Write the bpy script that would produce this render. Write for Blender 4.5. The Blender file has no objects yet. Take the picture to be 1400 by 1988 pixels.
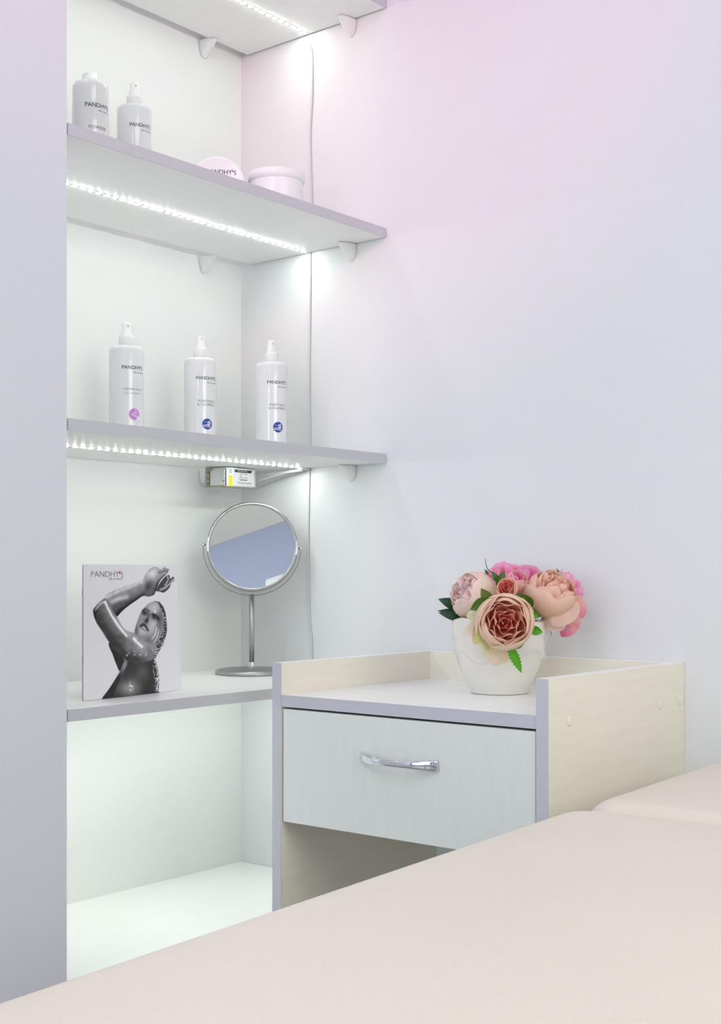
import bpy, bmesh, math, random
import numpy as np
from mathutils import Vector, Matrix
random.seed(7)
PI = math.pi
C = bpy.context.scene.collection
S = bpy.context.scene

# ------------------------------------------------------------------ camera
AZ = math.atan2(2050, 2535)          # azimuth of the view in the XY plane
CA, SA = math.cos(AZ), math.sin(AZ)
FPX = 2535.0; HOR = 1107.0; CAMZ = 1.0
cam = bpy.data.cameras.new('camera'); co = bpy.data.objects.new('camera', cam); C.objects.link(co)
co.location = (0, 0, CAMZ); co.rotation_euler = (PI/2, 0, AZ - PI/2)
cam.sensor_fit = 'VERTICAL'; cam.sensor_height = 24; cam.sensor_width = 24
cam.lens = 24*FPX/1988; cam.shift_y = (HOR-994)/1988
cam.clip_start = 0.02; cam.clip_end = 50
S.camera = co
S.view_settings.view_transform = 'Standard'; S.view_settings.look = 'None'
S.view_settings.gamma = 1; S.view_settings.use_curve_mapping = False
S.view_settings.exposure = 0.22

# ------------------------------------------------------------------ world, lights
w = bpy.data.worlds.new('world'); S.world = w; w.use_nodes = True
w.node_tree.nodes['Background'].inputs[0].default_value = (0.8, 0.82, 0.9, 1)
w.node_tree.nodes['Background'].inputs[1].default_value = 0.3

def area(name, loc, target, sx, sy, power, col):
    l = bpy.data.lights.new(name, 'AREA'); l.shape = 'RECTANGLE'; l.size = sx; l.size_y = sy
    l.energy = power; l.color = col
    o = bpy.data.objects.new(name, l); C.objects.link(o); o.location = loc
    o.rotation_euler = (Vector(target)-Vector(loc)).to_track_quat('-Z', 'Y').to_euler()
    return o
area('ceiling_light_warm', (0.6, -0.7, 2.77), (0.6, -0.7, 0), 1.2, 0.9, 9, (1.0, 0.985, 0.86))
area('ceiling_light_cool', (-1.3, 0.3, 2.77), (-1.3, 0.3, 0), 1.6, 1.2, 15, (0.90, 0.97, 1.0))
area('ceiling_light_violet', (-0.2, 0.95, 2.72), (1.9, 0.9, 2.0), 0.5, 0.25, 4.5, (0.72, 0.34, 1.0))
area('side_fill_cool', (-2.92, 0.1, 1.35), (0, 0.1, 1.35), 2.2, 1.7, 34, (0.85, 0.985, 0.985))  # cool fill added to lift the upright faces; no window stands here
area('front_fill_warm', (0.75, -1.38, 1.75), (0.75, 1, 1.6), 1.4, 1.0, 15, (1.0, 0.965, 0.79))  # unseen warm fill, added to brighten vertical sides facing the room
def spot(name, loc, target, power, col, ang, blend, r):
    l = bpy.data.lights.new(name, 'SPOT'); l.energy = power; l.color = col
    l.spot_size = math.radians(ang); l.spot_blend = blend; l.shadow_soft_size = r
    o = bpy.data.objects.new(name, l); C.objects.link(o); o.location = loc
    o.rotation_euler = (Vector(target)-Vector(loc)).to_track_quat('-Z', 'Y').to_euler()
    return o
spot('tint_spot_pink', (-1.2, 0.22, 2.05), (1.9, 1.5, 2.05), 85, (1.0, 0.30, 0.46), 30, 1.0, 0.06)  # spot added to tint the upper right wall pink, no fixture modelled

# ------------------------------------------------------------------ materials
def mat(name, col, rough=0.5, metal=0.0, spec=0.5, grain=0.0, gscale=200, bump=0.0, bscale=300, emit=None, estr=0, coat=0, attr=None, sss=0, mix=None, stretch=None):
    m = bpy.data.materials.new(name); m.use_nodes = True
    nt = m.node_tree; b = nt.nodes['Principled BSDF']
    b.inputs['Base Color'].default_value = (*col, 1); b.inputs['Roughness'].default_value = rough
    b.inputs['Metallic'].default_value = metal; b.inputs['Specular IOR Level'].default_value = spec
    b.inputs['Coat Weight'].default_value = coat
    if sss:
        b.inputs['Subsurface Weight'].default_value = sss; b.inputs['Subsurface Scale'].default_value = 0.01
    tc = nt.nodes.new('ShaderNodeTexCoord')
    vec = tc.outputs['Object']
    if stretch:
        mp = nt.nodes.new('ShaderNodeMapping'); mp.inputs['Scale'].default_value = stretch
        nt.links.new(vec, mp.inputs[0]); vec = mp.outputs[0]
    if grain:
        n = nt.nodes.new('ShaderNodeTexNoise'); n.inputs['Scale'].default_value = gscale; n.inputs['Detail'].default_value = 4
        nt.links.new(vec, n.inputs['Vector'])
        r = nt.nodes.new('ShaderNodeValToRGB')
        r.color_ramp.elements[0].position = 0.3; r.color_ramp.elements[1].position = 0.7
        lo = mix if mix else tuple(c*(1-grain) for c in col)
        r.color_ramp.elements[0].color = (*lo, 1); r.color_ramp.elements[1].color = (*col, 1)
        nt.links.new(n.outputs['Fac'], r.inputs[0]); nt.links.new(r.outputs[0], b.inputs['Base Color'])
    if attr:
        a = nt.nodes.new('ShaderNodeAttribute'); a.attribute_name = attr
        nt.links.new(a.outputs['Color'], b.inputs['Base Color'])
    if bump:
        n = nt.nodes.new('ShaderNodeTexNoise'); n.inputs['Scale'].default_value = bscale; n.inputs['Detail'].default_value = 3
        nt.links.new(vec, n.inputs['Vector'])
        bp = nt.nodes.new('ShaderNodeBump'); bp.inputs['Strength'].default_value = bump; bp.inputs['Distance'].default_value = 0.001
        nt.links.new(n.outputs['Fac'], bp.inputs['Height']); nt.links.new(bp.outputs[0], b.inputs['Normal'])
    if emit:
        b.inputs['Emission Color'].default_value = (*emit, 1); b.inputs['Emission Strength'].default_value = estr
    return m
M = {}
M['wall'] = mat('wall_paint', (0.76, 0.77, 0.785), 0.85, bump=0.25, bscale=180, spec=0.2)
M['backwall'] = mat('niche_wall_paint', (0.83, 0.845, 0.84), 0.7, bump=0.1, bscale=180, spec=0.2)
M['partition'] = mat('partition_paint', (0.70, 0.715, 0.765), 0.85, bump=0.2, bscale=180, spec=0.2)
M['lavender'] = mat('lavender_wall_paint', (0.44, 0.46, 0.60), 0.85, bump=0.2, bscale=180, spec=0.2)
M['ceiling'] = mat('ceiling_paint', (0.82, 0.82, 0.78), 0.9, bump=0.1, spec=0.2)
M['floor'] = mat('floor_tile', (0.45, 0.42, 0.38), 0.4, grain=0.15, gscale=8)
M['shelf'] = mat('white_laminate', (0.92, 0.935, 0.92), 0.35, grain=0.02, gscale=60, spec=0.4)
M['edge'] = mat('grey_edge_band', (0.55, 0.555, 0.61), 0.45, spec=0.4)
M['cream'] = mat('cream_board', (0.88, 0.84, 0.73), 0.45, grain=0.05, gscale=12, stretch=(1, 1, 8), spec=0.4)
M['drawer'] = mat('pale_drawer_board', (0.76, 0.79, 0.75), 0.42, grain=0.03, gscale=14, stretch=(1, 6, 1), spec=0.4)
M['carttop'] = mat('white_board', (0.93, 0.95, 0.96), 0.24, grain=0.03, gscale=14, stretch=(1, 6, 1), spec=0.4)
M['leather'] = mat('cream_leatherette', (0.76, 0.70, 0.62), 0.5, grain=0.03, gscale=6, bump=0.55, bscale=420, spec=0.35)
M['plastic'] = mat('white_plastic', (0.82, 0.82, 0.82), 0.3, spec=0.5)
M['bottle'] = mat('glossy_white_bottle', (0.76, 0.77, 0.80), 0.12, spec=0.6, coat=0.3)
M['jar'] = mat('white_jar', (0.82, 0.84, 0.86), 0.3, spec=0.5)
M['ink'] = mat('dark_ink', (0.05, 0.05, 0.07), 0.5)
M['inkgrey'] = mat('grey_ink', (0.22, 0.22, 0.25), 0.5)
M['red'] = mat('red_ink', (0.55, 0.01, 0.06), 0.5)
M['blue'] = mat('blue_ink', (0.01, 0.05, 0.36), 0.4)
M['purple'] = mat('violet_ink', (0.58, 0.22, 0.68), 0.4)
M['whiteink'] = mat('white_ink', (0.85, 0.85, 0.88), 0.4)
M['yellow'] = mat('yellow_sticker', (0.85, 0.80, 0.02), 0.5)
M['black'] = mat('black_plastic', (0.02, 0.02, 0.02), 0.4)
M['galv'] = mat('galvanised_steel', (0.72, 0.74, 0.72), 0.38, metal=0.7, grain=0.1, gscale=80)
M['brass'] = mat('brownish_steel_end', (0.36, 0.33, 0.24), 0.45, metal=0.5)
M['steel'] = mat('brushed_steel', (0.42, 0.42, 0.42), 0.36, metal=1, bump=0.2, bscale=60, stretch=(1, 1, 30))
M['chrome'] = mat('chrome', (0.72, 0.72, 0.78), 0.07, metal=1)
M['mirror'] = mat('mirror_glass', (0.95, 0.96, 0.95), 0.0, metal=1)
M['cable'] = mat('white_cable', (0.62, 0.63, 0.63), 0.4)
M['tape'] = mat('led_tape', (0.75, 0.75, 0.70), 0.5)
M['diode'] = mat('lit_diode', (1, 1, 1), 0.5, emit=(0.955, 1.0, 0.955), estr=140)
M['diode_low'] = mat('lit_diode_lower', (1, 1, 1), 0.5, emit=(0.94, 1.0, 0.95), estr=190)
M['ceramic'] = mat('white_glazed_ceramic', (0.80, 0.77, 0.71), 0.10, spec=0.6, coat=0.6)
M['paper'] = mat('white_paper', (0.78, 0.78, 0.82), 0.4)
M['print'] = mat('printed_cover', (1, 1, 1), 0.22, attr='Col', spec=0.5)
M['petal'] = mat('silk_petal', (1, 1, 1), 0.65, attr='Col', spec=0.25)
M['petal'].node_tree.nodes['Principled BSDF'].inputs['Sheen Weight'].default_value = 0.15; M['petal'].node_tree.nodes['Principled BSDF'].inputs['Sheen Roughness'].default_value = 0.5
nt = M['petal'].node_tree; pb_ = nt.nodes['Principled BSDF']; tr_ = nt.nodes.new('ShaderNodeBsdfTranslucent'); mx_ = nt.nodes.new('ShaderNodeMixShader')
nt.links.new([n for n in nt.nodes if n.type == 'ATTRIBUTE'][0].outputs['Color'], tr_.inputs['Color']); mx_.inputs[0].default_value = 0.42
nt.links.new(pb_.outputs[0], mx_.inputs[1]); nt.links.new(tr_.outputs[0], mx_.inputs[2]); nt.links.new(mx_.outputs[0], nt.nodes['Material Output'].inputs[0])
M['leaf'] = mat('leaf_green', (1, 1, 1), 0.45, attr='Col', spec=0.4)
M['stem'] = mat('stem_green', (0.05, 0.16, 0.07), 0.5)
M['foam'] = mat('brown_flower_foam', (0.10, 0.09, 0.05), 0.9, bump=0.5, bscale=60)
M['thread'] = mat('seam_dark', (0.10, 0.09, 0.08), 0.7)
M['legs'] = mat('bed_frame_metal', (0.6, 0.6, 0.6), 0.3, metal=0.8)

# ------------------------------------------------------------------ helpers
def obj(name, me_or_bm, m=None, parent=None, smooth=False):
    if isinstance(me_or_bm, bmesh.types.BMesh):
        me = bpy.data.meshes.new(name); me_or_bm.to_mesh(me); me_or_bm.free()
    else: me = me_or_bm
    if m is not None:
        for x in (m if isinstance(m, (list, tuple)) else [m]): me.materials.append(x)
    if smooth:
        for p in me.polygons: p.use_smooth = True
    o = bpy.data.objects.new(name, me); C.objects.link(o)
    if parent: o.parent = parent
    return o
def tag(o, label, cat, group=None):
    o['label'] = label; o['category'] = cat
    if group: o['group'] = group
    return o
def thing(name, label, cat, loc=(0, 0, 0), rz=0, group=None):
    o = bpy.data.objects.new(name, None); C.objects.link(o); o.empty_display_size = 0.05
    o.location = loc; o.rotation_euler = (0, 0, rz)
    return tag(o, label, cat, group)
def struct(name, bm, m, parent=None):
    o = obj(name, bm, m, parent)
    if not parent: o['kind'] = 'structure'
    return o
def bx(bm, x0, x1, y0, y1, z0, z1, bev=0.0, mi=0, seg=2):
    r = bmesh.ops.create_cube(bm, size=1)
    vs = r['verts']
    for v in vs:
        v.co = Vector(((x0+x1)/2+v.co.x*(x1-x0), (y0+y1)/2+v.co.y*(y1-y0), (z0+z1)/2+v.co.z*(z1-z0)))
    fs = {f for v in vs for f in v.link_faces}
    for f in fs: f.material_index = mi
    if bev:
        es = list({e for v in vs for e in v.link_edges})
        r2 = bmesh.ops.bevel(bm, geom=es, offset=bev, segments=seg, affect='EDGES', profile=0.5)
        for f in r2['faces']: f.material_index = mi
    return bm
def box(*a, **k):
    return bx(bmesh.new(), *a, **k)
def lathe(prof, seg=48, bm=None):
    """prof: list of (r,z)"""
    bm = bm or bmesh.new(); rings = []
    for r, z in prof:
        if r < 1e-6: rings.append([bm.verts.new((0, 0, z))])
        else: rings.append([bm.verts.new((r*math.cos(2*PI*i/seg), r*math.sin(2*PI*i/seg), z)) for i in range(seg)])
    for a, b in zip(rings, rings[1:]):
        for i in range(seg):
            j = (i+1) % seg
            if len(a) == 1 and len(b) == 1: continue
            if len(a) == 1: bm.faces.new((a[0], b[j], b[i]))
            elif len(b) == 1: bm.faces.new((a[i], a[j], b[0]))
            else: bm.faces.new((a[i], a[j], b[j], b[i]))
    return bm
def tube(pts, rad, seg=10, bm=None, closed=False, cap=True):
    bm = bm or bmesh.new(); pts = [Vector(p) for p in pts]; n = len(pts); rings = []
    rads = rad if isinstance(rad, (list, tuple)) else [rad]*n
    up = None
    for i, p in enumerate(pts):
        if closed: t = (pts[(i+1) % n]-pts[i-1]).normalized()
        else: t = (pts[min(i+1, n-1)]-pts[max(i-1, 0)]).normalized()
        if up is None:
            up = Vector((0, 0, 1)) if abs(t.z) < 0.9 else Vector((1, 0, 0))
        a = t.cross(up).normalized(); b = a.cross(t).normalized(); up = b
        rings.append([bm.verts.new(p+(a*math.cos(2*PI*k/seg)+b*math.sin(2*PI*k/seg))*rads[i]) for k in range(seg)])
    m = n if closed else n-1
    for i in range(m):
        A, B = rings[i], rings[(i+1) % n]
        for k in range(seg):
            j = (k+1) % seg
            bm.faces.new((A[k], A[j], B[j], B[k]))
    if cap and not closed:
        bm.faces.new(rings[0][::-1]); bm.faces.new(rings[-1])
    return bm
def cr(pts, n=8):
    """Catmull-Rom"""
    P = [Vector(p) for p in pts]; P = [P[0]*2-P[1]]+P+[P[-1]*2-P[-2]]; out = []
    for i in range(1, len(P)-2):
        for k in range(n):
            t = k/n; a, b, c, d = P[i-1:i+3]
            out.append(0.5*((2*b)+(c-a)*t+(2*a-5*b+4*c-d)*t*t+(3*b-a-3*c+d)*t**3))
    out.append(P[-2]); return out
def at(px, py, f):
    """world point seen at pixel px,py of the photograph at depth f"""
    r = (px-700)/FPX*f; return Vector((CA*f+SA*r, SA*f-CA*r, CAMZ+(HOR-py)/FPX*f))
FWD = Vector((CA, SA, 0)); RGT = Vector((SA, -CA, 0)); UP = Vector((0, 0, 1))
def on_right_wall(px, X):
    rho = (px-700)/FPX      # SA*X - CA*Y = rho*(CA*X+SA*Y)
    return (SA*X-rho*CA*X)/(CA+rho*SA)

# ------------------------------------------------------------------ room
WX = 1.896; WY = 1.843; FY = 1.471; NX = 1.1625; CEIL = 2.8
struct('floor', box(-3.1, WX+0.1, -1.9, 2.0, -0.1, 0), M['floor'])
struct('ceiling', box(-3.1, WX+0.1, -1.9, 2.0, CEIL, CEIL+0.1), M['ceiling'])
struct('wall_right', box(WX, WX+0.1, -1.88, WY+0.1, 0, CEIL), M['wall'])
struct('wall_back', box(NX, WX, WY, WY+0.1, 0, CEIL), M['backwall'])
struct('wall_left', box(-3.0, NX, FY-0.002, WY+0.1, 0, CEIL), M['partition'])
struct('wall_front', box(-3.0, WX, -1.55, -1.45, 0, CEIL), M['lavender'])
struct('wall_side', box(-3.1, -3.0, -1.88, WY+0.1, 0, CEIL), M['lavender'])

# air conditioner seen in the mirror
ac = thing('air_conditioner', 'white wall-mounted air conditioner on the lavender wall, seen in the round mirror', 'air conditioner', (-0.74, -1.4495, 2.05))
obj('casing', box(-0.40, 0.40, 0.0, 0.20, 0, 0.27, bev=0.02, seg=3), M['plastic'], ac)
obj('louvre', box(-0.34, 0.34, 0.16, 0.206, 0.015, 0.06, bev=0.004), M['shelf'], ac)
obj('front_seam', box(-0.40, 0.40, 0.2, 0.2015, 0.075, 0.078), M['inkgrey'], ac)

# ------------------------------------------------------------------ shelves
TH = 0.017
def shelf(name, label, zb, g, x0=1.1665, x1=1.892):
    t = thing(name, label, 'shelf', (x0, FY, zb), 0, None)
    L = x1-x0; D = WY-g-FY
    obj('board', box(0, L, 0.0012, D, 0, TH, bev=0.0006, seg=1), M['shelf'], t)
    obj('edge_band', box(-0.0004, L+0.0004, 0, 0.0012, 0.0, TH), M['edge'], t)
    return t
ZS = {1: 2.032, 2: 1.611, 3: 1.1965, 4: 0.787, 5: 0.396}
shelf('wall_shelf', 'topmost white wall shelf with grey front edge, cut by the top of the frame', ZS[1], 0.022)
shelf('wall_shelf', 'white wall shelf with grey edge carrying two bottles and two tubs', ZS[2], 0.030)
shelf('wall_shelf', 'white wall shelf with grey edge carrying three spray bottles above the round mirror', ZS[3], 0.030)
shelf('wall_shelf', 'deep white counter shelf with grey edge carrying the brochure and round mirror', ZS[4], 0.0, x1=1.894)
shelf('wall_shelf', 'lowest plain white shelf in the niche, empty, behind the massage bed', ZS[5], 0.0, x1=1.895)

# shelf supports: white half-cone covers
def bracket_mesh(r, d, h):
    bm = bmesh.new(); N = 18; K = 10; rows = []
    for k in range(K+1):
        s = k/K; z = -h*s
        wr = r*math.sqrt(max(0, 1-s**2.4)); dd = d*(1-s)**1.0*(1-0.0*s)+0.0012*(1-s)
        dd = max(dd, 0.0004) if k < K else 0.0
        rows.append([bm.verts.new((-dd*math.sin(PI*i/N), wr*math.cos(PI*i/N) if k < K else 0.0001*math.cos(PI*i/N), z)) for i in range(N+1)])
    for a, b in zip(rows, rows[1:]):
        for i in range(N): bm.faces.new((a[i], b[i], b[i+1], a[i+1]))
    bm.faces.new(rows[0])
    bmesh.ops.recalc_face_normals(bm, faces=bm.faces)
    return bm
bt = bpy.data.meshes.new('shelf_support'); b_ = bracket_mesh(0.0135, 0.0335, 0.032); b_.to_mesh(bt); b_.free()
bt.materials.append(M['plastic'])
for p in bt.polygons: p.use_smooth = len(p.vertices) == 4
nm = {1: 'topmost shelf', 2: 'shelf of tubs and bottles', 3: 'shelf of the three spray bottles'}
for k in (1, 2, 3):
    o = bpy.data.objects.new('shelf_support', bt); C.objects.link(o); o.location = (WX-0.0008, 1.556, ZS[k]-0.0004)
    tag(o, 'white plastic cone-shaped support on the right wall under the '+nm[k], 'shelf support', 'white cone shelf supports')
    o = bpy.data.objects.new('shelf_support', bt); C.objects.link(o); o.location = (1.792, WY-0.0008, ZS[k]-0.0004); o.rotation_euler = (0, 0, PI/2)
    tag(o, 'white plastic cone-shaped support on the back wall under the '+nm[k], 'shelf support', 'white cone shelf supports')

# LED strips
SY = 1.659
dm = bpy.data.meshes.new('diode'); b_ = lathe([(0.0001, -0.0011), (0.0026, -0.0009), (0.0032, -0.0004), (0.0032, 0.0)], 8); b_.to_mesh(dm); b_.free(); dm.materials.append(M['diode']); dm4 = dm.copy(); dm4.materials.clear(); dm4.materials.append(M['diode_low'])
rm = bpy.data.meshes.new('resistor'); b_ = box(-0.0016, 0.0016, -0.0012, 0.0012, -0.0005, 0); b_.to_mesh(rm); b_.free(); rm.materials.append(M['inkgrey'])
def led(k, label, x1, z):
    t = thing('led_strip', label, 'light strip', (NX+0.006, SY, z), 0, 'LED strips under the shelves')
    L = x1-NX-0.006
    obj('tape', box(0, L, -0.005, 0.005, -0.0004, 0.0), M['tape'], t)
    n = int((L-0.008)/0.0166)
    for i in range(n+1):
        o = bpy.data.objects.new('diode', dm4 if k == 4 else dm); C.objects.link(o); o.parent = t; o.location = (L-0.008-i*0.0166, 0, -0.0004)
    bm = bmesh.new()
    for i in range(n):
        x = L-0.008-(i+0.5)*0.0166
        if i % 3 != 1: bx(bm, x-0.0014, x+0.0014, 0.0015, 0.0030, -0.0010, -0.0004)
        bx(bm, x-0.001, x+0.001, -0.0030, -0.0020, -0.0008, -0.0004)
    o = obj('solder_pads', bm, M['inkgrey'], t)
    return t
for k, x1, lb in ((1, 1.888, 'strip of lit white diodes under the topmost shelf'), (2, 1.884, 'strip of lit white diodes under the shelf of tubs and bottles'), (3, 1.868, 'strip of lit white diodes under the shelf of three spray bottles'), (4, 1.868, 'strip of lit diodes hidden under the counter shelf')):
    led(k, lb, x1, ZS[k])

# cable down the right wall (passes behind the shelf ends), one per bay
def wall_cable(pts, label):
    P = []
    for px, py, in pts:
        X = WX-0.0030; Y = on_right_wall(px, X); f = CA*X+SA*Y
        P.append((X, Y, CAMZ+(HOR-py)/FPX*f))
    return P
P = wall_cable([(601, 78), (605, 100), (606, 150), (605, 200), (602, 250), (603, 320), (605, 400), (604, 440), (602, 480), (602, 505), (602, 560), (601, 650), (600, 760), (601, 830), (601, 870), (600, 920), (599, 980), (598, 1060), (598, 1130), (600, 1190), (604, 1240), (606, 1300)], '')
P = [tuple(Vector(p)) for p in P]
X0 = WX-0.0022
P = [(X0 if i else X0-0.010, p[1], min(p[2], ZS[1]-0.004)) for i, p in enumerate(P)]
tag(obj('power_cable', tube(cr(P, 6), 0.0017, 8), M['cable'], smooth=True), 'thin white cable running down the right wall beside the shelves', 'cable')
for k, x1 in ((2, 1.884),):
    pts = [(x1-0.002, SY, ZS[k]-0.0016), (x1+0.003, SY-0.001, ZS[k]-0.003), (WX-0.0047, SY-0.002, ZS[k]-0.008), (WX-0.0047, SY-0.001, ZS[k]-0.03)]
    tag(obj('cable_lead', tube(cr(pts, 6), 0.0009, 6), M['cable'], smooth=True), 'short white lead joining the light strip under the tub shelf to the wall cable', 'cable')
o = tag(obj('strip_connector', box(-0.008, 0.008, -0.005, 0.005, -0.004, 0, bev=0.0008), M['plastic']), 'small white plastic connector at the end of the lowest visible light strip', 'connector')
o.location = (1.8775, SY, ZS[3]-0.0001)

# power supply under shelf 3
psu = thing('power_supply', 'perforated silver power supply box with label and yellow sticker under a shelf', 'power supply', (1.756, 1.749, ZS[3]-0.037))
LX, LY, LZ = 0.084, 0.050, 0.036
bm = bmesh.new(); bx(bm, 0.004, LX, 0, LY, 0.0, LZ, bev=0.0008)
obj('case', bm, M['galv'], psu)
bm = bmesh.new(); bx(bm, 0, 0.0016, 0.002, LY, 0.0, 0.0300); bx(bm, 0.0, 0.003, 0.040, LY, 0.0, LZ)
obj('side_plate', bm, M['galv'], psu)
obj('end_flange', box(-0.0015, 0.001, 0.041, LY+0.001, -0.001, LZ+0.0005), M['brass'], psu)
obj('bottom_flange', box(-0.001, 0.004, 0.0, LY, -0.0012, 0.0015), M['brass'], psu)
for (y, z) in ((0.044, 0.006), (0.044, 0.015), (0.044, 0.027), (0.002, 0.009)):
    b_ = bmesh.new(); bmesh.ops.create_cone(b_, cap_ends=True, segments=10, radius1=0.0014, radius2=0.0011, depth=0.001); bmesh.ops.rotate(b_, verts=b_.verts, matrix=Matrix.Rotation(-PI/2, 3, 'Y'))
    o = obj('screw', b_, M['black'], psu); o.location = (-0.002, y, z)
bm = bmesh.new()
for i in range(16):
    for j in range(7):
        if 0.01+i*0.0045 < LX-0.006:
            x, y = 0.008+i*0.0045+(j % 2)*0.00225, 0.006+j*0.006
            bmesh.ops.create_circle(bm, cap_ends=True, segments=8, radius=0.0013, matrix=Matrix.Translation((x, y, -0.0001)))
obj('vent_hole', bm, M['inkgrey'], psu)['kind'] = 'stuff'
lab = obj('label_plate', box(0.024, 0.079, -0.0003, 0.0001, 0.003, 0.033), M['whiteink'], psu)
bm = bmesh.new()
vs = [bm.verts.new(p) for p in ((0.0255, -0.0005, 0.0322), (0.0735, -0.0005, 0.0322), (0.0700, -0.0005, 0.0272), (0.0255, -0.0005, 0.0272))]; bm.faces.new(vs)
obj('label_header', bm, M['black'], lab)
obj('yellow_sticker', box(0.0105, 0.0205, -0.0004, 0.0001, 0.001, 0.020), M['yellow'], psu)
bm = bmesh.new()
bx(bm, 0.0105, 0.034, 0.001, 0.006, -0.0004, 0.0001); obj('warning_tape', bm, M['yellow'], psu)
bm = bmesh.new()
for x, z in ((0.012, 0.030), (0.012, 0.026)): bx(bm, x, x+0.005, -0.0005, 0.0, z, z+0.0012)
obj('printed_mark', bm, M['ink'], psu)

def text_mesh(s, size, bold=0.0, space=1.0, align='CENTER', ext=0.0):
    cu = bpy.data.curves.new('t', 'FONT'); cu.body = s; cu.size = size; cu.align_x = align; cu.offset = bold
    cu.space_character = space; cu.extrude = ext; cu.resolution_u = 3
    o = bpy.data.objects.new('t', cu); C.objects.link(o)
    bpy.context.view_layer.update()
    me = bpy.data.meshes.new_from_object(o.evaluated_get(bpy.context.evaluated_depsgraph_get()))
    bpy.data.objects.remove(o); bpy.data.curves.remove(cu)
    return me
def join_meshes(items):
    """items: (mesh, matrix, matindex) -> bmesh"""
    bm = bmesh.new()
    for me, mx, mi in items:
        n = len(bm.faces); nv = len(bm.verts); bm.from_mesh(me); bm.verts.ensure_lookup_table(); bm.faces.ensure_lookup_table()
        for v in bm.verts[nv:]: v.co = mx @ v.co
        for f in bm.faces[n:]: f.material_index = mi
    return bm
def flat_text(name, s, size, m, parent, origin, xdir=(1, 0, 0), ydir=(0, 0, 1), **k):
    me = text_mesh(s, size, **k); X = Vector(xdir); Y = Vector(ydir)
    for v in me.vertices: v.co = Vector(origin)+X*v.co.x+Y*v.co.y
    return obj(name, me, m, parent)
for z, segs, mm in ((0.0296, (0.034, 0.040, 0.0415, 0.050, 0.0515, 0.060), 'whiteink'), (0.0240, (0.040, 0.046, 0.047, 0.050, 0.052, 0.059), 'ink'), (0.0205, (0.040, 0.044), 'ink'), (0.0170, (0.039, 0.050, 0.052, 0.060), 'ink'), (0.0133, (0.038, 0.042, 0.043, 0.052, 0.053, 0.060), 'ink'), (0.0122, (0.040, 0.048, 0.050, 0.058), 'ink')):
    bm = bmesh.new()
    for a_, b_2 in zip(segs[::2], segs[1::2]): bx(bm, a_, b_2, -0.0008, -0.0004, z, z+0.0009)
    obj('fine_print', bm, M[mm], lab)
flat_text('label_text', 'POWER SUPPLY', 0.0058, M['ink'], lab, (0.053, -0.0005, 0.0052))
# leads from the supply
for i, dz in enumerate((0.010, 0.020)):
    a = Vector((1.756+LX, 1.765, ZS[3]-0.037+dz))
    pts = [a, a+Vector((0.012, -0.010, 0.004)), (1.862-i*0.004, 1.70+i*0.01, ZS[3]-0.010), (1.872, 1.675, ZS[3]-0.0045-0.002*i), (1.880, SY+0.005, ZS[3]-0.0045)]
    tag(obj('cable_lead', tube(cr(pts, 6), 0.0019 if i == 0 else 0.0014, 8), M['cable'], smooth=True), ('lower thicker' if i == 0 else 'upper thinner')+' lead from the power supply to the light strip connector', 'cable')

o = tag(obj('nail', lathe([(0, 0.002), (0.0013, 0.0016), (0.0015, 0.0006), (0.0006, 0), (0.0006, -0.004)], 10), M['black']), 'tiny dark nail head in the back wall between the spray bottles', 'nail')
o.rotation_euler = (PI/2, 0, 0); o.location = (1.8215, WY-0.0002, 1.404)
# ------------------------------------------------------------------ spray bottles, powder bottle
def around(me, R, rz, z0):
    """bend flat XY mesh round a cylinder radius R; x=0 faces azimuth rz"""
    for v in me.vertices:
        a = rz+v.co.x/R; h = v.co.y
        v.co = Vector((R*math.cos(a), R*math.sin(a), z0+h))
def logo_items(size, bold=0.006):
    """PANDHY'S with a red dot and stick, centred"""
    me = text_mesh('PANDHY', size, bold=size*bold, align='LEFT', space=0.98)
    wdt = max(v.co.x for v in me.vertices)
    s = text_mesh('S', size*0.97, bold=size*bold, align='LEFT')
    sw = max(v.co.x for v in s.vertices)
    tot = wdt+size*0.22+sw
    bm = bmesh.new(); bmesh.ops.create_circle(bm, cap_ends=True, segments=14, radius=1)
    for v in bm.verts: v.co = Vector((v.co.x*size*0.105, v.co.y*size*0.15, 0))
    dot = bpy.data.meshes.new('d'); bm.to_mesh(dot); bm.free()
    bm = bmesh.new(); q = [bm.verts.new(p) for p in ((0, 0, 0), (size*0.03, 0, 0), (size*0.14, size*0.32, 0), (size*0.09, size*0.33, 0))]; bm.faces.new(q)
    st = bpy.data.meshes.new('s'); bm.to_mesh(st); bm.free()
    X = -tot/2
    return [(me, Matrix.Translation((X, 0, 0)), 0), (s, Matrix.Translation((X+wdt+size*0.22, -size*0.06, 0)), 0),
            (dot, Matrix.Translation((X+wdt+size*0.10, size*0.50, 0)), 1), (st, Matrix.Translation((X+wdt+size*0.10, size*0.62, 0)), 0)], tot
def subdivide_for_bend(bm, wmax):
    for _ in range(3):
        es = [e for e in bm.edges if abs(e.verts[0].co.x-e.verts[1].co.x) > wmax]
        if not es: break
        bmesh.ops.subdivide_edges(bm, edges=es, cuts=1)
def wrapped(name, items, mats, parent, R, rz, z0):
    bm = join_meshes(items); bmesh.ops.triangulate(bm, faces=bm.faces); subdivide_for_bend(bm, 0.004)
    me = bpy.data.meshes.new(name); bm.to_mesh(me); bm.free(); around(me, R, rz, z0)
    return obj(name, me, mats, parent)
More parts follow.
